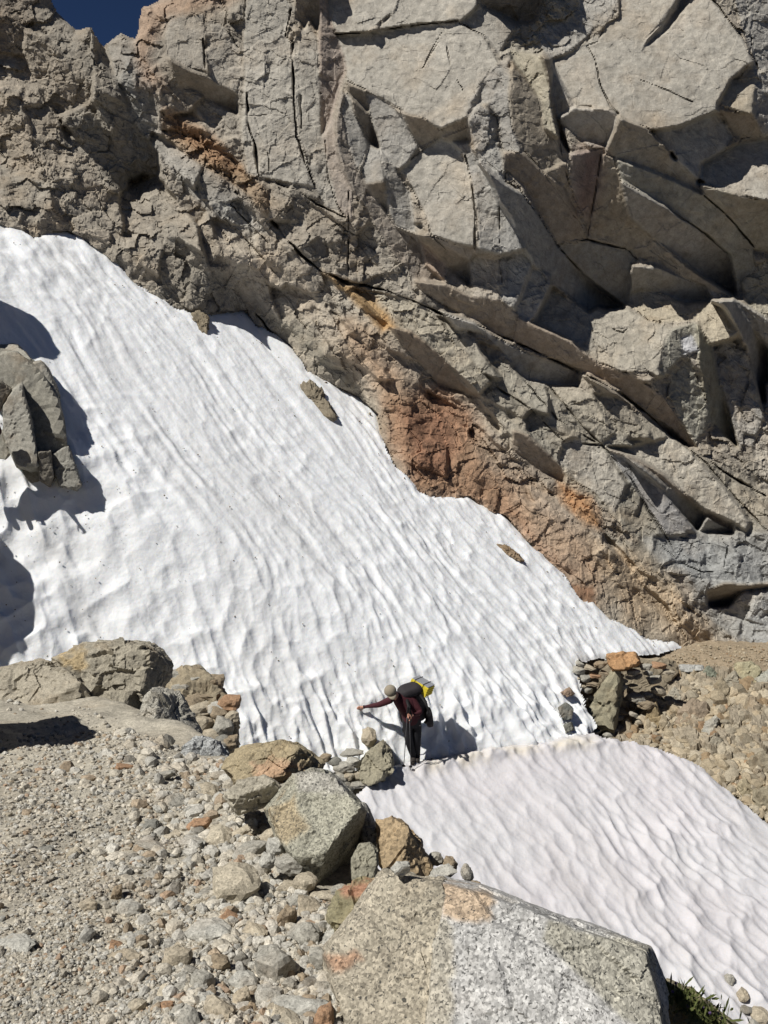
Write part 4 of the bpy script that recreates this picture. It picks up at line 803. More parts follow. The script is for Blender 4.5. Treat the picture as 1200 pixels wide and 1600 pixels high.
for i, (lb, ol, dt, fc, c) in enumerate(RB):
    cu, cv = np.mean(ol, 0); tt = float(t_rub(cu, cv)) if 'path' not in lb else float(t_rub(cu, max(cv, 1046)))
    if lb.startswith(('tall leaning', 'rusty orange')): tt = 20.3
    if 'snow wall' in lb or 'melting' in lb: tt = float(t_snow(cu, cv))+.62
    w_ = (max(p[0] for p in ol)-min(p[0] for p in ol))*tt/F
    boulder(lb, ol, tt+dt, max(.3, w_*.9), fc, c, sub=4, rough=1.1, cat='rock', name='rock', seed=61+i)

boulder('brown rock bank under the tip of the snowfield', [(884,1034),(940,1026),(1040,1030),(1062,1050),(1030,1090),(990,1145),(965,1160),(925,1158),(900,1095)], 21.1, 1.3, [((950,1090), (.0,-.75,.65), 0)], (.29,.245,.175), sub=6, rough=.9, cat='rock', name='rock', seed=95, cuts=8)
# shared loose-stone shapes
COLS = {'pale grey': (.44,.43,.385), 'tan': (.41,.36,.275), 'brown': (.29,.235,.165), 'grey': (.36,.345,.30), 'rust': (.35,.22,.135), 'dark grey': (.22,.215,.19), 'buff': (.47,.42,.325)}
SHAPES = ['blocky', 'flat', 'wedge-shaped', 'angular', 'rounded']
def unit_stone(shape, seed):
    r = np.random.default_rng(seed); D, Fc = ico(3); pl = []
    asp = {'blocky': (.9,.8,.75), 'flat': (1,.8,.40), 'wedge-shaped': (1,.7,.7), 'angular': (.95,.75,.7), 'rounded': (.9,.85,.75)}[shape]
    k = {'blocky': 7, 'flat': 9, 'wedge-shaped': 6, 'angular': 10, 'rounded': 22}[shape]
    for j in range(k+5):
        n = unit(r.normal(size=3)); pl.append((n, r.uniform(.62, .95)))
    for ax in range(3):
        for sg in (-1, 1):
            n = np.zeros(3); n[ax] = sg; n += r.normal(size=3)*.18; pl.append((unit(n), r.uniform(.7, .95)))
    S = np.zeros(len(D)); sh = 22 if shape == 'rounded' else 70
    for n, d in pl: S += np.clip(D@n/d, 0, None)**sh
    Pm = D*(S**(-1/sh))[:, None]
    Pm += D*(facet3(Pm*1.8+seed, 451)*.13 + facet3(Pm*4+seed, 452)*.05 + fbm(Pm*5+seed, 3, 453)*.04)[:, None]
    return Pm*np.array(asp), Fc
ST_M = {}
def stone_mesh(shape, colour, var):
    key = (shape, colour, var)
    if key not in ST_M:
        Pm, Fc = unit_stone(shape, 500+SHAPES.index(shape)*17+var*5)
        tt = np.array(COLS[colour])*(1+.15*fbm(Pm*2+var, 3, 457))[:, None]
        o = mesh_obj('stone', Pm, Fc, M_stone, None, tt); ST_M[key] = o.data; bpy.data.objects.remove(o)
    return ST_M[key]
def stone(label, P, size, shape, colour, var=0, rot=None, group=None, flat=None, cat='stone'):
    o = bpy.data.objects.new('stone', stone_mesh(shape, colour, var)); C.objects.link(o)
    o.location = P; o.scale = [x*.5 for x in size]; o.rotation_euler = rot or (random.uniform(-.3,.3), random.uniform(-.3,.3), random.uniform(0,6.28))
    return tag(o, label, cat, group)
def gplace(u, v):
    p = at(u, v, float(t_gnd(u, v))); z = float(ground_h(p[0:1], p[1:2])[0][0]); return np.array([p[0], p[1], z]), float(t_gnd(u, v))
# traced stones of the foreground: centre, size in px, shape, colour, label
FG = [(370,1375,92,70,'rounded','buff','rough cream-coloured rock in the scree left of the shaded boulder'),
 (362,1428,44,22,'flat','rust','orange-red flat stone lying in the scree'),
 (378,1550,34,32,'blocky','tan','small tan cube-like stone near the bottom edge'),
 (432,1492,72,84,'angular','grey','large grey speckled rock tilted in the lower scree'),
 (470,1562,100,52,'wedge-shaped','pale grey','long pale grey wedge near the brown granite block'),
 (330,1442,84,44,'angular','pale grey','broad pale grey rock above the dark brown stone'),
 (346,1496,34,40,'blocky','brown','dark brown squared stone in a gap of the scree'),
 (446,1594,62,40,'flat','buff','yellowish flat stone at the bottom edge'),
 (448,1424,30,50,'wedge-shaped','brown','brown upright wedge below the cream-coloured rock'),
 (482,1402,44,46,'blocky','tan','tan block at the foot of the shaded boulder face'),
 (398,1450,46,26,'flat','buff','pale flat slab beside the orange-red stone'),
 (382,1518,50,44,'angular','pale grey','pale speckled rock above the tan cube-like stone'),
 (318,1524,46,50,'angular','grey','grey angular rock left of the pale speckled rock'),
 (345,1590,60,50,'wedge-shaped','tan','tan leaning slab at the lower edge of the scree'),
 (508,1582,34,50,'blocky','rust','rust-brown stone wedged beside the granite block'),
 (422,1540,50,50,'angular','pale grey','whitish grey rock between the large grey rock and the wedge'),
 (425,1300,44,36,'blocky','tan','ochre stone leaning on the left of the grey-green boulder'),
 (390,1325,60,32,'angular','grey','blue-grey stone below the pale blocky boulder'),
 (343,1300,50,44,'rounded','buff','knobbly buff rock left of the ochre stone'),
 (300,1310,50,30,'flat','pale grey','flat pale stone in the middle of the scree'),
 (240,1322,44,20,'flat','grey','dark-edged thin flat stone lying left in the scree'),
 (205,1412,44,34,'angular','pale grey','blue-white stone alone in the left scree'),
 (139,1415,32,26,'blocky','tan','pinkish tan stone alone in the left scree'),
 (183,1398,18,28,'blocky','brown','narrow brown stone beside the blue-white stone'),
 (70,1322,34,16,'flat','dark grey','dark flat stone far left in the scree'),
 (115,1332,26,26,'angular','buff','pale rounded stone far left in the scree'),
 (25,1475,70,30,'flat','pale grey','half-buried pale grey rock at the left edge'),
 (182,1467,26,16,'blocky','rust','small rust stone in the left scree'),
 (214,1567,30,28,'blocky','buff','cream angular stone near the bottom left'),
 (200,1492,50,24,'flat','tan','thin tan slab lying on the left scree'),
 (250,1215,60,30,'flat','grey','grey slab half sunk below the bluish boulder'),
 (195,1195,34,12,'flat','rust','narrow orange-brown stick-like stone below the black-sided boulder'),
 (628,1362,24,20,'wedge-shaped','pale grey','small pale wedge behind the top edge of the brown granite block'),
 (500,1490,40,50,'angular','grey','grey rock wedged left of the brown granite block'),
 (470,1450,60,40,'angular','grey','grey-green knobbly rock below the mottled boulder'),
 (455,1375,44,28,'flat','tan','tan flat rock under the grey-green boulder'),
 (280,1490,50,60,'angular','tan','tan upright rock left of the grey angular rock'),
 (530,1480,40,36,'angular','tan','tan knob above the brown granite block')]
placed = []
for i, (u, v, w_, h_, sh, c, lb) in enumerate(FG):
    p, t = gplace(u, v+h_*.25); sz = np.array([w_, (w_+h_)*.5, h_*1.15])*t/F
    if 'behind the top edge' in lb: p = at(u, v, 3.25)
    stone(lb, p+np.array([0, 0, sz[2]*.12]), sz*1.12, sh, c, i % 3, (random.uniform(-.2,.2), random.uniform(-.25,.25), random.uniform(-.5,.5)), 'foreground scree stones'); placed.append((u, v, max(w_, h_)*.5))
boulder('grey-brown rubble bank behind the dry wall stones', [(262,1060),(285,1043),(315,1046),(340,1070),(362,1095),(368,1130),(372,1165),(350,1185),(300,1170),(262,1120)], 14.2, 1.2, [((320,1110), (.05,-.75,.65), .1)], (.30,.255,.18), sub=5, rough=1.1, seed=93, cuts=14)
# stones stacked by the snow (left) and beside the hiker; small stones between boulder and lower snow
for grp, T, L in (('stones of the dry wall at the snow edge', 11.2, [
   (297,1048,30,15,'flat','brown','topmost dark flat stone of the dry wall at the snow edge'),(303,1066,38,24,'blocky','grey','broad grey stone high in the dry wall'),(334,1070,27,24,'blocky','brown','brown block at the upper right of the dry wall'),(325,1088,32,13,'flat','brown','long thin brown slab of the dry wall'),
   (331,1107,30,20,'angular','pale grey','pale stone in the middle of the dry wall'),(359,1101,29,22,'blocky','rust','orange-red block jutting right from the dry wall'),(344,1115,24,16,'blocky','brown','brown stone under the orange-red block'),(363,1121,18,18,'blocky','tan','small tan block at the right of the dry wall'),
   (316,1131,27,22,'angular','tan','tan stone low in the dry wall'),(351,1137,27,26,'blocky','grey','grey block low in the dry wall'),(326,1150,29,20,'angular','tan','tan wedge at the bottom of the dry wall'),(361,1161,20,18,'blocky','brown','brown block at the foot of the dry wall'),
   (285,1078,30,26,'angular','grey','grey stone behind the black-sided boulder'),(300,1095,34,24,'angular','brown','brown stone left in the dry wall'),(312,1112,30,20,'blocky','tan','buff stone left of the pale middle stone'),(275,1058,26,22,'angular','grey','grey stone at the top left of the dry wall'),(345,1160,26,22,'angular','dark grey','dark stone low at the snow gap'),(335,1170,34,24,'angular','grey','lowest grey stone of the dry wall')]),
  ('stones beside the hiker', 14.6, [
   (577,1154,28,31,'rounded','tan','rounded tan stone perched beside the hiker'),(536,1199,32,18,'blocky','grey','grey block left of the large stone by the hiker'),(551,1176,34,16,'flat','grey','flat grey stone under the perched tan stone'),(553,1191,24,18,'blocky','pale grey','pale squared stone next to the large stone'),
   (522,1190,24,16,'angular','dark grey','dark stone under the snow wall foot'),(545,1213,18,12,'angular','tan','small tan stone above the lower snow tip'),(560,1211,18,12,'angular','tan','pinkish stone at the foot of the large stone'),(528,1215,26,14,'angular','grey','low grey stone behind the grey-green boulder top'),(508,1184,20,14,'angular','brown','brown stone at the left of the hiker stones'),(560,1226,30,14,'flat','grey','lowest flat grey stone beside the lower snow tip'),(538,1230,30,16,'angular','dark grey','dark grey stone against the grey-green boulder')]),
  ('small stones between boulder and lower snow', 4.9, [
   (653,1317,18,28,'angular','grey','grey stone right of the tan standing boulder'),(679,1342,24,22,'blocky','grey','grey stone below the tan standing boulder edge'),(704,1350,28,26,'rounded','brown','rounded brown stone beside the lower snow'),(691,1364,46,22,'flat','pale grey','pale flat stone under the rounded brown stone'),(728,1364,20,32,'angular','grey','upright grey stone nearest the lower snow'),(740,1384,22,14,'angular','brown','small brown stone at the granite boulder rim'),(868,1440,26,20,'angular','tan','small tan stone behind the granite boulder crest'),
   (600,1375,34,20,'flat','tan','tan flat stone between the upright stone and granite block')]),
  ('stones banked against the grey-green boulder', 4.25, [
   (432,1322,34,30,'angular','pale grey','pale stone banked under the left edge of the grey-green boulder'),(452,1350,44,32,'blocky','grey','grey block banked under the grey-green boulder'),(478,1380,40,34,'angular','tan','tan stone banked under the lower corner of the grey-green boulder'),(502,1402,44,26,'flat','buff','buff slab under the tip of the shaded face'),(530,1392,36,22,'angular','grey','grey stone in the shade under the boulder face'),(418,1345,34,26,'rounded','pale grey','rounded pale stone below the left edge of the grey-green boulder'),(466,1408,36,30,'wedge-shaped','grey','grey wedge left of the buff slab')]),
  ('stones at the bottom right snow edge', 9.5, [
   (1140,1530,14,20,'angular','grey','grey stone in the snow at the bottom right'),(1160,1556,24,24,'rounded','tan','tan stone lying on the snow at the bottom right'),(1166,1578,22,14,'flat','dark grey','dark flat stone at the bottom right snow edge'),(1188,1590,34,26,'rounded','tan','biggest tan stone at the bottom right corner'),(1176,1604,24,20,'angular','grey','grey stone in the bottom right corner')])):
    for i, (u, v, w_, h_, sh, c, lb) in enumerate(L):
        t = T
        if grp.startswith('stones at the bottom'): t = float(t_low(u, v))-.06
        if grp.startswith('stones of the dry'): t = 13.6 + (1180-v)*.010
        if grp.startswith('stones beside'): t = float(t_low(u, 1228))-.02+(1228-v)*.008
        if grp.startswith('small stones'): t = 4.75 - (v-1317)*.008
        if 'crest' in lb: t = 3.6
        if grp.startswith('stones banked'): t = 4.45-(v-1322)*.004
        p = at(u, v, t); sz = np.array([w_, (w_+h_)*.55, h_*1.2])*t/F
        stone(lb, p, sz*(1.5 if T == 11.2 else 1.2), sh, c, i % 3, (random.uniform(-.15,.15), random.uniform(-.2,.2), random.uniform(-.4,.4)), grp)
boulder('large olive-grey stone with rounded top beside the hiker', [(558,1216),(566,1186),(580,1170),(598,1157),(611,1176),(615,1202),(602,1220),(575,1230)], float(t_low(588,1228))+.05, .6, [((588,1185), (-.15,-.7,.7), 0)], (.315,.29,.215), sub=5, seed=91)
# loose stones sampled over the scree
MARK = [((470,1290),'the grey-green boulder'),((370,1372),'the cream-coloured rock'),((430,1490),'the large grey speckled rock'),((320,1180),'the bluish grey boulder'),((395,1240),'the pale blocky boulder'),((205,1412),'the blue-white stone'),((139,1415),'the pinkish tan stone'),((240,1322),'the dark-edged thin flat stone'),((25,1475),'the half-buried pale rock'),((214,1567),'the cream angular stone'),((345,1590),'the tan leaning slab'),((90,1170),'the long dark shadow on the scree'),((590,1540),'the brown granite block')]
BANDP = [(250,1195),(350,1205),(420,1262),(470,1345),(530,1420),(500,1490),(525,1620),(270,1620),(215,1450),(300,1350),(230,1270)]
LEFTP = [(-40,1215),(150,1200),(250,1215),(230,1280),(300,1360),(215,1450),(270,1620),(-40,1640)]
def inside(poly, u, v): return float(sdf(poly, np.array([u]), np.array([v]))[0]) < 0
names = []
def try_place(poly, n, smin, smax_, u0, u1_, v0, v1_, pack):
    got = 0
    for _ in range(n*40):
        u, v = random.uniform(u0, u1_), random.uniform(v0, v1_)
        if not inside(poly, u, v): continue
        r = smin*(smax_/smin)**(random.random()**2.2)
        if any((u-a)**2+((v-b)*1.3)**2 < ((r*.5+c)*pack)**2 for a, b, c in placed): continue
        placed.append((u, v, r*.5)); names.append((u, v, r)); got += 1
        if got >= n: break
try_place(BANDP, 92, 20, 62, 210, 540, 1190, 1625, .74)
try_place(LEFTP, 30, 12, 30, -40, 300, 1195, 1640, 1.2)
info = []
for u, v, r in names:
    c = random.choices(['pale grey','grey','tan','buff','brown','rust','dark grey'], [5,5,5,2,2,.5,.6])[0]; sh = random.choices(SHAPES, [3,2,2,4,2])[0]
    mk = min(MARK, key=lambda m: (m[0][0]-u)**2+(m[0][1]-v)**2); du, dv = u-mk[0][0], v-mk[0][1]
    side = ('left of' if du < 0 else 'right of') if abs(du) > abs(dv) else ('above' if dv < 0 else 'below')
    info.append((u, v, r, c, sh, mk[1], side, math.hypot(du, dv)))
seen = {}
ORD = ['nearest', 'second nearest', 'third nearest', 'fourth nearest', 'fifth nearest', 'sixth nearest', 'seventh nearest', 'eighth nearest', 'ninth nearest']
for k in sorted(info, key=lambda k: k[7]):
    u, v, r, c, sh, mk, side, _ = k; key = (c, sh, side, mk); i = seen.get(key, 0); seen[key] = i+1
    p, t = gplace(u, v+r*.2); s_ = r*t/F
    stone(f'{ORD[min(i, 8)]} {c} {sh} loose stone {side} {mk}', p+np.array([0, 0, s_*.10]), (s_*1.1, s_*random.uniform(.7,1.05), s_*random.uniform(.6,.95)), sh, c, random.randrange(3), None, 'loose stones of the scree')
# loose stones on the rubble slope
RPOLY = [(925,1052),(1010,1056),(1200,1085),(1215,1270),(1130,1225),(1080,1185),(985,1150),(960,1150)]; names = []; placed = [(np.mean(o[1], 0)[0], np.mean(o[1], 0)[1], 13) for o in RB]
try_place(RPOLY, 40, 9, 24, 925, 1215, 1048, 1270, .9)
MK2 = [(np.mean(o[1], 0), o[0]) for o in RB]; seen = {}; info = []
SHORT = {0:'the leaning shard',1:'the rusty orange rock',2:'the long pale slab',3:'the dark green-grey rock',4:'the olive-grey block',6:'the grey wedge block',8:'the pale squared stone',9:'the whitish oblong boulder',10:'the pointed ochre rock',11:'the broad brown rock face',14:'the large dull brown rock',16:'the buff rock'}
for u, v, r in names:
    c = random.choices(['grey','tan','brown','pale grey','rust','dark grey'], [4,5,5,1.5,.6,.8])[0]; sh = random.choices(SHAPES, [4,2,3,4,1])[0]
    mk = min(SHORT, key=lambda m: (MK2[m][0][0]-u)**2+(MK2[m][0][1]-v)**2); du, dv = u-MK2[mk][0][0], v-MK2[mk][0][1]
    side = ('left of' if du < 0 else 'right of') if abs(du) > abs(dv) else ('above' if dv < 0 else 'below')
    info.append((u, v, r, c, sh, SHORT[mk], side, math.hypot(du, dv)))
for k in sorted(info, key=lambda k: k[7]):
    u, v, r, c, sh, mk, side, _ = k; key = (c, sh, side, mk); i = seen.get(key, 0); seen[key] = i+1
    t = float(t_rub(u, v)); p = at(u, v, t-.02); s_ = r*t/F
    stone(f'{ORD[min(i, 8)]} {c} {sh} stone {side} {mk} on the rubble slope', p, (s_*1.15, s_*random.uniform(.7,1.0), s_*random.uniform(.7,1.0)), sh, c, random.randrange(3), None, 'stones of the rubble slope')
# stones of the retaining edge under the far end of the snow
EDGE = [(905,1048,22,14),(922,1044,20,13),(938,1038,22,12),(915,1060,22,15),(930,1056,22,13),(908,1075,18,13),(918,1078,18,14),(945,1052,18,12),(912,1094,14,12),(900,1062,16,12),(925,1068,26,16),(1010,1042,20,12),(1030,1040,26,12),(1045,1050,24,14),(990,1050,22,12)]
for i, (u, v, w_, h_) in enumerate(EDGE):
    t = 20.25; c = ['grey','tan','brown','grey','rust','tan','grey','brown'][i % 8]
    stone(f'{"small" if w_ < 21 else "larger"} {c} edge stone, {["first","second","third","fourth","fifth","sixth","seventh","eighth","ninth","tenth","eleventh","twelfth","thirteenth","fourteenth","fifteenth"][sorted(EDGE).index((u,v,w_,h_))]} from the left below the snow tip', at(u, v, t), np.array([w_, w_*.8, h_*1.2])*t/F*1.15, ['blocky','flat','angular'][i % 3], c, i % 3, (0, 0, random.uniform(-.4,.4)), 'stones of the path edge')
BK = [(892,1038),(1000,1036),(1050,1046),(1015,1100),(988,1150),(932,1150),(905,1090)]; names = []; placed = [(945,1100,20), (972,1033,22)] + [(e[0], e[1], 7) for e in EDGE]
try_place(BK, 30, 15, 34, 890, 1050, 1036, 1152, .72)
ROW = lambda v: min(4, int((v-1036)/24)); names.sort(key=lambda k: (ROW(k[1]), k[0])); RK = []
for i, (u, v, r) in enumerate(names):
    c = ['grey','tan','brown','pale grey','grey','brown'][i % 6]; sh = ['blocky','angular','wedge-shaped','flat'][i % 4]; t = 20.75-(v-1036)*.006; s_ = r*t/F
    row = ROW(v); RK.append(row); k = RK.count(row)-1
    stone(f'{["leftmost","second from left","third from left","fourth from left","fifth from left","sixth from left","seventh from left","eighth from left","ninth from left","tenth from left"][min(k, 9)]} in the {["top","upper","middle","lower","bottom"][row]} row of stacked bank stones, {c} {sh}', at(u, v, t), (s_*1.2, s_*.9, s_*random.uniform(.75,1.0)), sh, c, i % 3, (random.uniform(-.3,.3), random.uniform(-.3,.3), random.uniform(-.5,.5)), 'stacked stones of the bank')
# gravel: too many to count
def gravel(name, N, poly, u0, u1_, v0, v1_, s0, s1_, sub, tfun, seed, label, dens=None, mul=(1, 1, 1)):
    r = np.random.default_rng(seed); u = r.uniform(u0, u1_, N*3); v = r.uniform(v0, v1_, N*3)
    k = sdf(poly, u, v) < 0; u, v = u[k][:N], v[k][:N]
    if dens is not None:
        k = r.uniform(size=len(u)) < dens(u, v); u, v = u[k], v[k]
    t = tfun(u, v); Pw = at(u, v, t)
    if tfun is t_gnd: Pw[:, 2] = ground_h(Pw[:, 0], Pw[:, 1])[0]
    D, Fc = ico(sub); n = len(u); base = []
    for j in range(12):
        S = np.zeros(len(D)); rr_ = np.random.default_rng(seed+j)
        for q in range(9): S += np.clip(D@unit(rr_.normal(size=3))/rr_.uniform(.6, 1), 0, None)**40
        base.append(D*(np.clip(S, 1e-4, None)**(-1/40))[:, None].clip(.4, 1.3))
    base = np.array(base); size = (s0*(s1_/s0)**(r.uniform(size=n)**1.7))*t/F*.5
    B = base[r.integers(0, 12, n)]*(r.uniform(.65, 1.1, (n, 1, 3)))*size[:, None, None]
    a = r.uniform(0, 6.28, n); ca, sa = np.cos(a), np.sin(a)
    X = B[..., 0]*ca[:, None]-B[..., 1]*sa[:, None]; Y = B[..., 0]*sa[:, None]+B[..., 1]*ca[:, None]
    B = np.stack([X, Y, B[..., 2]*.85], -1); W = B + Pw[:, None] + np.array([0, 0, .12])*size[:, None, None]
    pal = np.array([(.52,.50,.445),(.50,.46,.38),(.55,.51,.43),(.44,.425,.38),(.36,.29,.21),(.27,.255,.22),(.38,.28,.20)])
    c = pal[r.choice(7, n, p=[.25,.27,.18,.15,.08,.05,.02])]*r.uniform(.85, 1.15, (n, 1))*np.array(mul)
    tt = np.repeat(c[:, None], len(D), 1).reshape(-1, 3); Fq = (Fc[None]+(np.arange(n)*len(D))[:, None, None]).reshape(-1, 3)
    o = mesh_obj(name, W.reshape(-1, 3), Fq, M_stone, None, tt); return tag(o, label, 'gravel', None, 'stuff')
GP = [(-60,1075),(60,1085),(170,1105),(200,1140),(270,1160),(350,1182),(440,1260),(470,1340),(520,1410),(560,1450),(515,1500),(560,1660),(-60,1660)]
dn = lambda u, v: np.clip(.50-.35*np.clip((1175-v)/60, 0, 1)+.7*fbm(np.stack([u/90, v/90, 0*u], -1), 3, 471)+(v-1180)/500+(u-150)/700, .06, 1)
gravel('gravel', 35000, GP, -60, 570, 1090, 1660, 2.4, 13, 1, t_gnd, 481, 'fine pale gravel strewn over the foreground scree', dn)
gravel('coarse_gravel', 4500, GP, -60, 570, 1130, 1660, 11, 30, 2, t_gnd, 483, 'coarse gravel among the foreground stones', lambda u, v: np.clip(.12+(u-150)/330, .03, 1))
gravel('rubble_blocks', 1300, [(900,1052),(1225,1056),(1225,1296),(1130,1232),(1080,1192),(965,1158)], 900, 1225, 1046, 1300, 9, 30, 2, t_rub, 487, 'small angular blocks between the stones of the far slope', None, (.80,.73,.62))
gravel('rubble_gravel', 4500, [(900,1046),(1225,1050),(1225,1300),(1130,1230),(1080,1190),(960,1156)], 900, 1225, 1046, 1300, 3, 12, 1, t_rub, 485, 'small broken rubble between the stones of the far slope', None, (.86,.79,.68))

# ------------------------------------------------------------------ PEOPLE AND THEIR KIT
M_shirt = plain('maroon_shirt', (.055,.013,.018), .85, .25, 40, bump=.004); M_trous = plain('black_trousers', (.012,.012,.015), .8, .25, 30, bump=.003)
M_skin = plain('skin', (.52,.27,.19), .55, .06, 60); M_cap = plain('tan_cap', (.27,.235,.18), .9, .15, 90); M_boot = plain('dark_boot', (.03,.025,.022), .7)
M_pack = plain('charcoal_pack', (.026,.023,.026), .75, .2, 40, bump=.003); M_pack2 = plain('maroon_pack_panel', (.07,.016,.02), .8, .2, 40); M_strap = plain('black_strap', (.012,.012,.013), .7)
M_yel = plain('yellow_foam', (.62,.50,.04), .8, .1, 50); M_silver = plain('silver_foil', (.55,.56,.58), .45, .1, 50, .5); M_pole = plain('pole_metal', (.06,.06,.065), .35, .1, 50, .6); M_hair = plain('dark_hair', (.03,.022,.016), .8)
def empty(name, loc):
    o = bpy.data.objects.new(name, None); C.objects.link(o); o.location = loc; return o
def skin_body(name, J, E, root, mats, matfun, loc, fat=1.28):
    names = list(J); ix = {k: i for i, k in enumerate(names)}
    me = bpy.data.meshes.new(name); me.from_pydata([J[k][0] for k in names], [(ix[a], ix[b]) for a, b in E], [])
    o = bpy.data.objects.new(name, me); C.objects.link(o)
    sk = o.modifiers.new('skin', 'SKIN'); sk.use_smooth_shade = True
    for i, k in enumerate(names):
        v = me.skin_vertices[0].data[i]; r = J[k][1]; v.radius = tuple(x*fat for x in r) if isinstance(r, tuple) else (r*(fat if r > .04 else 1),)*2; v.use_root = (k == root)
    ss = o.modifiers.new('sub', 'SUBSURF'); ss.levels = ss.render_levels = 2
    dg = bpy.context.evaluated_depsgraph_get(); ev = o.evaluated_get(dg); m2 = bpy.data.meshes.new_from_object(ev)
    o.modifiers.clear(); o.data = m2
    for m in mats: m2.materials.append(m)
    segs = [(np.array(J[a][0]), np.array(J[b][0]), matfun(a, b)) for a, b in E]
    for p in m2.polygons:
        c = np.array(p.center); best = 1e9
        for a, b, mi in segs:
            e = b-a; k = np.clip((c-a)@e/(e@e+1e-9), 0, 1); d = np.linalg.norm(c-a-k*e)
            if d < best: best = d; p.material_index = mi
        p.use_smooth = True
    o.location = loc; return o
def bm_obj(name, bm, mat, parent=None, loc=(0,0,0), rot=(0,0,0), bevel=0, smooth=False):
    if bevel: bmesh.ops.bevel(bm, geom=bm.edges[:], offset=bevel, segments=2, affect='EDGES', profile=.6)
    me = bpy.data.meshes.new(name); bm.to_mesh(me); bm.free(); me.materials.append(mat)
    for p in me.polygons: p.use_smooth = smooth
    o = bpy.data.objects.new(name, me); C.objects.link(o); o.location = loc; o.rotation_euler = rot
    if parent: o.parent = parent
    return o
def box_bm(sx, sy, sz, taper=1.0, cuts=0, bulge=0):
    bm = bmesh.new(); bmesh.ops.create_cube(bm, size=1)
    if cuts: bmesh.ops.subdivide_edges(bm, edges=bm.edges[:], cuts=cuts, use_grid_fill=True)
    for v in bm.verts:
        k = 1+(taper-1)*(v.co.z+.5); b = 1+bulge*(1-(2*v.co.z)**2)
        x, y, z = v.co; rr = 1-.18*max(0, (abs(x)*2)**4*(abs(y)*2)**4) - (.10*(abs(z)*2)**6 if cuts else 0)
        v.co = (x*sx*k*b*rr, y*sy*k*b*rr, z*sz)
    return bm
def tube_bm(pts, rad, seg=8):
    bm = bmesh.new(); rings = []; pts = [Vector(p) for p in pts]
    for i, p in enumerate(pts):
        d = (pts[min(i+1, len(pts)-1)]-pts[max(i-1, 0)]).normalized(); a = d.orthogonal().normalized(); b = d.cross(a)
        r = rad[i] if isinstance(rad, (list, tuple)) else rad
        rings.append([bm.verts.new(p+a*math.cos(t)*r+b*math.sin(t)*r) for t in np.linspace(0, 2*math.pi, seg, endpoint=False)])
    for r0, r1 in zip(rings[:-1], rings[1:]):
        for k in range(seg): bm.faces.new((r0[k], r0[(k+1) % seg], r1[(k+1) % seg], r1[k]))
    bm.faces.new(rings[0][::-1]); bm.faces.new(rings[-1]); return bm
def add_hand(J, E, wrist, w, palm_dir, finger_dir, side_dir, curl, tag_):
    """palm, four fingers of unequal length and a thumb leaving the side of the palm"""
    w = np.array(w); fd = unit(finger_dir); sd2 = unit(side_dir); pd = unit(palm_dir)
    J[tag_+'palm'] = (tuple(w+fd*.055), (.030, .019)); E.append((wrist, tag_+'palm'))
    for k, (off, ln) in enumerate(((-.027, .068), (-.009, .078), (.010, .074), (.028, .058))):
        b = w+fd*.095+sd2*off; m = b+fd*ln*.5*math.cos(curl*.6)+pd*ln*.5*math.sin(curl*.6); t = m+fd*ln*.5*math.cos(curl*1.6)+pd*ln*.5*math.sin(curl*1.6)
        for nm, p, r in (('b', b, .0105), ('m', m, .0095), ('t', t, .008)): J[f'{tag_}f{k}{nm}'] = (tuple(p), r)
        E += [(tag_+'palm', f'{tag_}f{k}b'), (f'{tag_}f{k}b', f'{tag_}f{k}m'), (f'{tag_}f{k}m', f'{tag_}f{k}t')]
    a = w+fd*.04-sd2*.040+pd*.010; b = a+fd*.030-sd2*.025+pd*.014*curl; c = b+fd*.028-sd2*.008+pd*.020*curl
    for nm, p, r in (('a', a, .013), ('b', b, .011), ('c', c, .009)): J[f'{tag_}t{nm}'] = (tuple(p), r)
    E += [(tag_+'palm', tag_+'ta'), (tag_+'ta', tag_+'tb'), (tag_+'tb', tag_+'tc')]
def person(label, loc, J, E, hands, extra=None):
    J = dict(J); E = list(E)
    for h in hands: add_hand(J, E, *h)
    def mf(a, b):
        for q in (a, b):
            if q[:2] in ('h1', 'h2') or 'wrist' in a: return 2
        if 'head' in a or 'head' in b or 'nose' in b or a == 'neck': return 2
        if 'toe' in b or 'heel' in b: return 3
        if any(x in b for x in ('hip', 'knee', 'ankle')) : return 1
        return 0
    o = skin_body('person', J, E, 'pelvis', [M_shirt, M_trous, M_skin, M_boot], mf, loc)
    return tag(o, label, 'person')
BE = [('pelvis','spine'),('spine','chest'),('chest','neck'),('neck','head'),('head','headtop'),('head','nose'),('chest','shoulder1'),('shoulder1','elbow1'),('elbow1','wrist1'),('chest','shoulder2'),('shoulder2','elbow2'),('elbow2','wrist2'),
      ('pelvis','hip1'),('hip1','knee1'),('knee1','ankle1'),('ankle1','toe1'),('pelvis','hip2'),('hip2','knee2'),('knee2','ankle2'),('ankle2','toe2')]
H0 = at(646, 1191, float(t_level(646, 1191, TRAIL_Z+.02))-.05)
hand_t = at(560, 1106, float(t_snow(560, 1106))-.11) - H0
wr1 = hand_t + np.array([.13, -.02, .03]); sh1 = np.array([-.40, -.05, 1.36]); el1 = (wr1+sh1)*.5 + np.array([0, -.03, -.03])
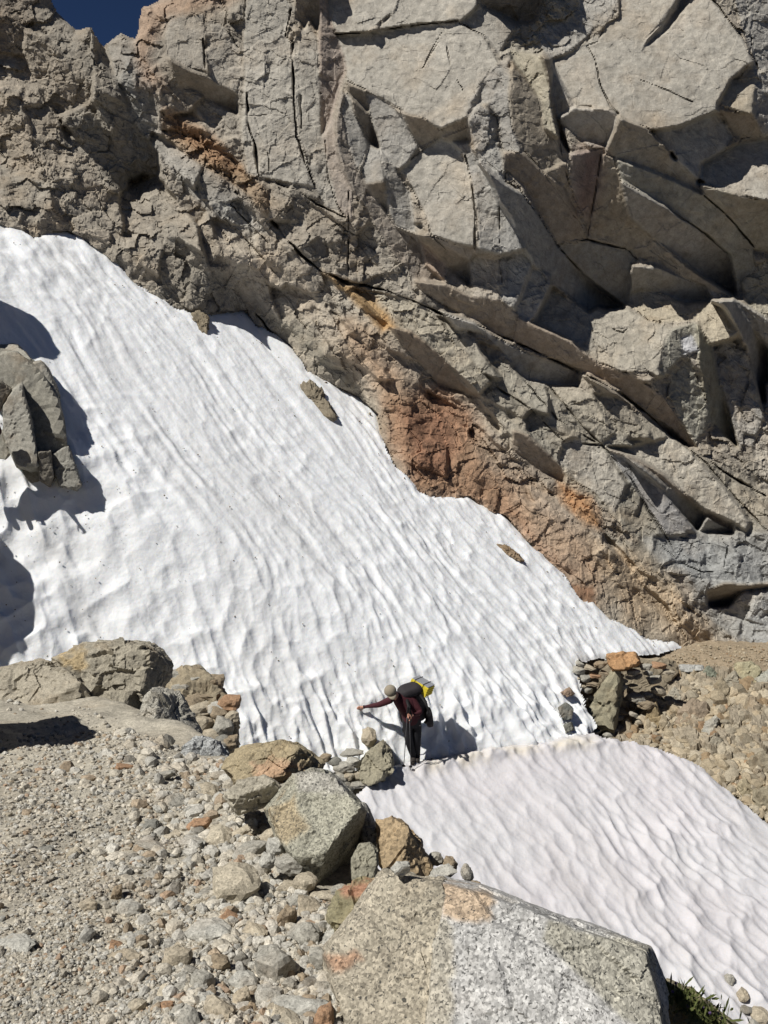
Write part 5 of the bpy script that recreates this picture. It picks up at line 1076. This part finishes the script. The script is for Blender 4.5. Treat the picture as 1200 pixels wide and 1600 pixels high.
J = {'pelvis': ((-.03,0,.86), (.155,.11)), 'spine': ((-.09,-.03,1.04), (.15,.105)), 'chest': ((-.21,-.06,1.25), (.165,.115)), 'neck': ((-.35,-.12,1.44), .055), 'head': ((-.43,-.17,1.51), (.075,.085)), 'headtop': ((-.48,-.20,1.61), (.08,.09)), 'nose': ((-.47,-.275,1.50), .018),
     'shoulder1': (tuple(sh1), .068), 'elbow1': (tuple(el1), .048), 'wrist1': (tuple(wr1), .030), 'shoulder2': ((-.05,-.03,1.36), .07), 'elbow2': ((.13,-.14,1.10), .052), 'wrist2': ((-.03,-.34,1.14), .030),
     'hip1': ((-.12,0,.83), .10), 'knee1': ((-.09,-.09,.47), .070), 'ankle1': ((.01,.0,.09), .048), 'toe1': ((-.03,-.19,.045), .042), 'hip2': ((.06,.02,.83), .10), 'knee2': ((.06,-.01,.47), .070), 'ankle2': ((.08,.06,.09), .048), 'toe2': ((.07,-.12,.045), .042)}
pd1 = -n_wall
hk = person('hiker in maroon shirt and black trousers leaning to touch the snow wall', H0, J, BE, [('wrist1', wr1, pd1, hand_t-wr1+np.array([0,0,.0]), (0,-.3,1), .25, 'h1'), ('wrist2', (-.03,-.34,1.14), (.15,-.55,-.2), (-.85,-.35,.15), (0,.2,1), 1.35, 'h2')])
hl = lambda p: tuple(np.array(p))
# cap with brim (worn)
bm = bmesh.new(); bmesh.ops.create_uvsphere(bm, u_segments=20, v_segments=12, radius=.122)
bmesh.ops.delete(bm, geom=[v for v in bm.verts if v.co.z < -.012], context='VERTS')
for v in bm.verts: v.co.z *= .92
cap = bm_obj('cap', bm, M_cap, hk, (-.465,-.19,1.575), (.55, -.35, .15), smooth=True)
bm = bmesh.new(); ring = []
for k, t in enumerate(np.linspace(math.pi*1.12, math.pi*1.88, 11)):
    a = Vector((math.cos(t)*.108, math.sin(t)*.108, -.006)); f = math.sin((t-math.pi*1.12)/(math.pi*.76)*math.pi)
    b = a + Vector((0, -.085*f, -.022*f)); ring.append((bm.verts.new(a), bm.verts.new(b), bm.verts.new(b-Vector((0,0,.006))), bm.verts.new(a-Vector((0,0,.006)))))
for r0, r1 in zip(ring[:-1], ring[1:]):
    for k in range(4): bm.faces.new((r0[k], r1[k], r1[(k+1) % 4], r0[(k+1) % 4]))
bm_obj('brim', bm, M_cap, cap, smooth=True)
bm = bmesh.new(); bmesh.ops.create_uvsphere(bm, u_segments=14, v_segments=8, radius=.094); bm_obj('hair', bm, M_hair, hk, (-.445,-.145,1.545), smooth=True)
bm = tube_bm([tuple(np.array(wr1)+unit(hand_t-wr1)*.005), tuple(np.array(wr1)+unit(hand_t-wr1)*.03)], .036, 14); bm_obj('watch', bm, M_strap, hk, smooth=True)
# backpack
bp = empty('backpack', H0 + np.array([.05, .19, .80])); tag(bp, 'large charcoal and maroon hiking backpack on the leaning hiker', 'backpack')
bp.rotation_euler = (.20, -.20, .25); bp.scale = (1.28, 1.1, 1.05)
bm_obj('main_bag', box_bm(.36, .27, .66, 1.05, 5, .10), M_pack, bp, (0, .06, .33), smooth=True)
bm_obj('lid', box_bm(.37, .30, .15, .78, 5, .14), M_pack, bp, (-.01, .04, .70), smooth=True)
bm_obj('front_pocket', box_bm(.27, .09, .42, .95, 4, .1), M_pack2, bp, (0, .22, .27), smooth=True)
for sx in (-1, 1):
    bm_obj('side_pocket', box_bm(.08, .17, .30, .9, 4, .1), M_pack, bp, (sx*.19, .06, .19), smooth=True)
    bm_obj('shoulder_strap', tube_bm([(sx*.11, -.07, .62), (sx*.13, -.31, .60), (sx*.14, -.38, .46), (sx*.15, -.33, .30), (sx*.17, -.06, .16)], .026, 8), M_strap, bp, smooth=True)
    bm_obj('compression_strap', tube_bm([(sx*.20, -.08, .50), (sx*.215, .06, .52), (sx*.19, .2, .50)], .008, 6), M_strap, bp)
    bm_obj('hip_belt', tube_bm([(sx*.16, -.02, .07), (sx*.17, -.14, .07), (sx*.10, -.22, .07)], .030, 8), M_strap, bp, smooth=True)
bm_obj('dangling_strap', tube_bm([(-.20, -.06, .05), (-.24, -.08, -.02), (-.25, -.08, -.12)], .008, 6), M_strap, bp)
bm_obj('buckle', box_bm(.05, .02, .03), M_pole, bp, (0, -.245, .07), bevel=.004)
# dark stuff sack hung on the side of the pack
sk_ = bm_obj('stuff_sack', box_bm(.13, .20, .36, .8, 5, .14), M_pack, None, H0+np.array([.31, .13, .90]), (.1, -.12, .2), smooth=True); tag(sk_, 'dark oblong stuff sack hanging from the side of the backpack', 'sack')
# folded foam pad: eight ridged folds and a silver face
fp = empty('foam_pad', H0 + np.array([.13, .20, 1.42])); tag(fp, 'yellow accordion-folded foam pad with silver top strapped over the backpack', 'foam pad'); fp.rotation_euler = (-.10, .30, -.62); fp.scale = (.74, .85, 1.2)
for k in range(8):
    bm = bmesh.new(); N_ = 14; z0 = .021*k; prof = []
    for j in range(N_+1):
        y = -.16+.32*j/N_; zz = z0 + (.006 if j % 2 else -.004)
        prof.append([bm.verts.new((-.27, y, zz)), bm.verts.new((.27+(.012 if k % 2 else 0), y, zz)), bm.verts.new((.27+(.012 if k % 2 else 0), y, zz+.0165)), bm.verts.new((-.27, y, zz+.0165))])
    for a, b in zip(prof[:-1], prof[1:]):
        for q in range(4): bm.faces.new((a[q], b[q], b[(q+1) % 4], a[(q+1) % 4]))
    bm.faces.new(prof[0]); bm.faces.new(prof[-1][::-1])
    bm_obj('fold', bm, M_yel, fp)
bm = bmesh.new(); prof = []
for j in range(29):
    x = -.265+.53*j/28; zz = .173+(.010 if j % 2 else 0); prof.append([bm.verts.new((x, -.155, zz)), bm.verts.new((x, .155, zz)), bm.verts.new((x, .155, zz+.006)), bm.verts.new((x, -.155, zz+.006))])
for a, b in zip(prof[:-1], prof[1:]):
    for q in range(4): bm.faces.new((a[q], b[q], b[(q+1) % 4], a[(q+1) % 4]))
bm.faces.new(prof[0]); bm.faces.new(prof[-1][::-1]); bm_obj('silver_cover', bm, M_silver, fp)
for x in (-.15, .12): bm_obj('lashing_strap', tube_bm([(x, -.165, -.01), (x, -.168, .19), (x, .168, .19), (x, .165, -.01)], .008, 6), M_strap, fp)
# trekking poles, both in the hand before the chest
g2 = np.array([-.115, -.385, 1.165])
for lb, foot, off in (('left one of the two dark trekking poles held by the hiker', (-.20,-.20,-.03), -.012), ('right one of the two dark trekking poles held by the hiker', (-.06,-.24,-.03), .016)):
    top = g2 + np.array([off, 0, .17]); ft = np.array(foot); d = unit(top-ft); L_ = np.linalg.norm(top-ft)
    po = empty('trekking_pole', H0+ft); tag(po, lb, 'pole', 'trekking poles')
    q = lambda k: tuple(d*k)
    bm_obj('shaft', tube_bm([q(.04), q(.5), q(.501), q(L_-.2)], [.007,.007,.009,.010], 8), M_pole, po, smooth=True)
    bm_obj('grip', tube_bm([q(L_-.22), q(L_-.15), q(L_-.02), q(L_)], [.014,.017,.018,.012], 10), M_strap, po, smooth=True)
    bm_obj('tip', tube_bm([q(-.03), q(.04)], [.003,.007], 6), M_pole, po); bm_obj('basket', tube_bm([q(.055), q(.065)], [.034,.03], 12), M_strap, po)
# second hiker at the left edge, cut by the frame
H2 = at(-16, 768, float(t_snow(-16, 768))-.25)
J2 = {k: (tuple(np.array(p)*np.array([-1,1,1])), r) for k, (p, r) in J.items()}
J2 = {**J2, 'pelvis': ((0,0,.88), (.155,.11)), 'spine': ((0,-.02,1.06), (.15,.105)), 'chest': ((0,-.03,1.27), (.165,.115)), 'neck': ((0,-.05,1.48), .055), 'head': ((.02,-.08,1.56), (.075,.085)), 'headtop': ((.03,-.09,1.67), (.08,.09)), 'nose': ((.04,-.18,1.56), .018),
 'shoulder1': ((-.19,-.02,1.40), .068), 'elbow1': ((-.28,-.05,1.12), .05), 'wrist1': ((-.22,-.28,1.05), .03), 'shoulder2': ((.19,-.02,1.40), .068), 'elbow2': ((.28,-.02,1.13), .05), 'wrist2': ((.31,-.24,1.16), .03),
 'hip1': ((-.10,0,.85), .10), 'knee1': ((-.11,-.04,.47), .07), 'ankle1': ((-.11,0,.09), .048), 'toe1': ((-.11,-.18,.045), .042), 'hip2': ((.10,0,.85), .10), 'knee2': ((.14,-.06,.47), .07), 'ankle2': ((.15,.02,.09), .048), 'toe2': ((.16,-.16,.045), .042)}
person('second hiker in dark clothes cut off by the left picture edge', H2, J2, BE, [('wrist1', (-.22,-.28,1.05), (0,0,-1), (.1,-1,0), (1,0,0), 1.2, 'h1'), ('wrist2', (.31,-.24,1.16), (-.3,0,-1), (.3,-1,.1), (1,0,0), 1.2, 'h2')])
# alpine plant on the mossy rock
M_leaf = plain('plant_green', (.085,.10,.03), .7, .3, 20); M_flow = plain('purple_flower', (.10,.06,.16), .7, .2, 20); M_dry = plain('dry_stalk', (.27,.21,.10), .8, .2, 20)
for lb, (u, v), n, fl_ in (('tuft of green alpine plant with purple flower heads on the mossy rock', (1066, 1562), 150, True), ('low green alpine tuft at the bottom edge of the mossy rock', (1112, 1592), 110, True), ('dry brown-green tuft between granite boulder and mossy rock', (1040, 1585), 60, False)):
    base = at(u, v, 3.62); pr = empty('alpine_plant', base); tag(pr, lb, 'plant', 'alpine plants')
    V_, Q_ = [], []; r = np.random.default_rng(u)
    for k in range(n):
        b = r.normal(size=3)*np.array([.05,.04,.012]); d = unit(r.normal(size=3)*np.array([.5,.5,.2])+np.array([.0,-.15,.8])); L_ = r.uniform(.025,.07); sd3 = unit(np.cross(d, r.normal(size=3)))*r.uniform(.003,.006)
        i = len(V_); V_ += [b-sd3*.5, b+sd3*.5, b+d*L_*.6+sd3, b+d*L_, b+d*L_*.6-sd3]; Q_ += [(i, i+1, i+2, i+4), (i+2, i+3, i+4, i+4)]
    me = bpy.data.meshes.new('leaves'); me.from_pydata([tuple(x) for x in V_], [], [tuple(dict.fromkeys(q)) for q in Q_]); me.materials.append(M_leaf if fl_ else M_dry)
    o = bpy.data.objects.new('leaves', me); C.objects.link(o); o.parent = pr
    if fl_:
        for k in range(3):
            p = r.normal(size=3)*np.array([.05,.03,.006])+np.array([0,0,.06]); bm = bmesh.new(); bmesh.ops.create_icosphere(bm, subdivisions=2, radius=.006)
            for vv in bm.verts: vv.co *= r.uniform(.7, 1.25)
            bm_obj('flower', bm, M_flow, pr, tuple(p))

# grit shed from the cliff along the upper rim of the snow
t_grit = lambda u, v: t_snow(u, v)-.02
MARG = [(u, v) for u, v in SNOW_POLY[1:38]] + [(u-26, v+16) for u, v in SNOW_POLY[1:38][::-1]]
gravel('grit', 420, MARG, -20, 1060, 340, 1020, 1.8, 6, 1, t_grit, 489, 'dark grit and chips lying along the upper rim of the snowfield', None, (.55,.5,.44))

gravel('snow_grit', 420, SNOW_POLY, -20, 1060, 360, 1170, 1.1, 3.2, 1, t_grit, 491, 'fine dark grit scattered thinly over the snowfield', None, (.5,.46,.4))
gravel('path_grit', 500, [(1050,1014),(1070,1006),(1215,1010),(1215,1044),(1010,1040)], 1000, 1215, 1004, 1046, 1.6, 6, 1, lambda u, v: t_level(u, v, TRAIL_Z+.02), 493, 'loose grit lying on the far dirt path', None, (.8,.72,.6))
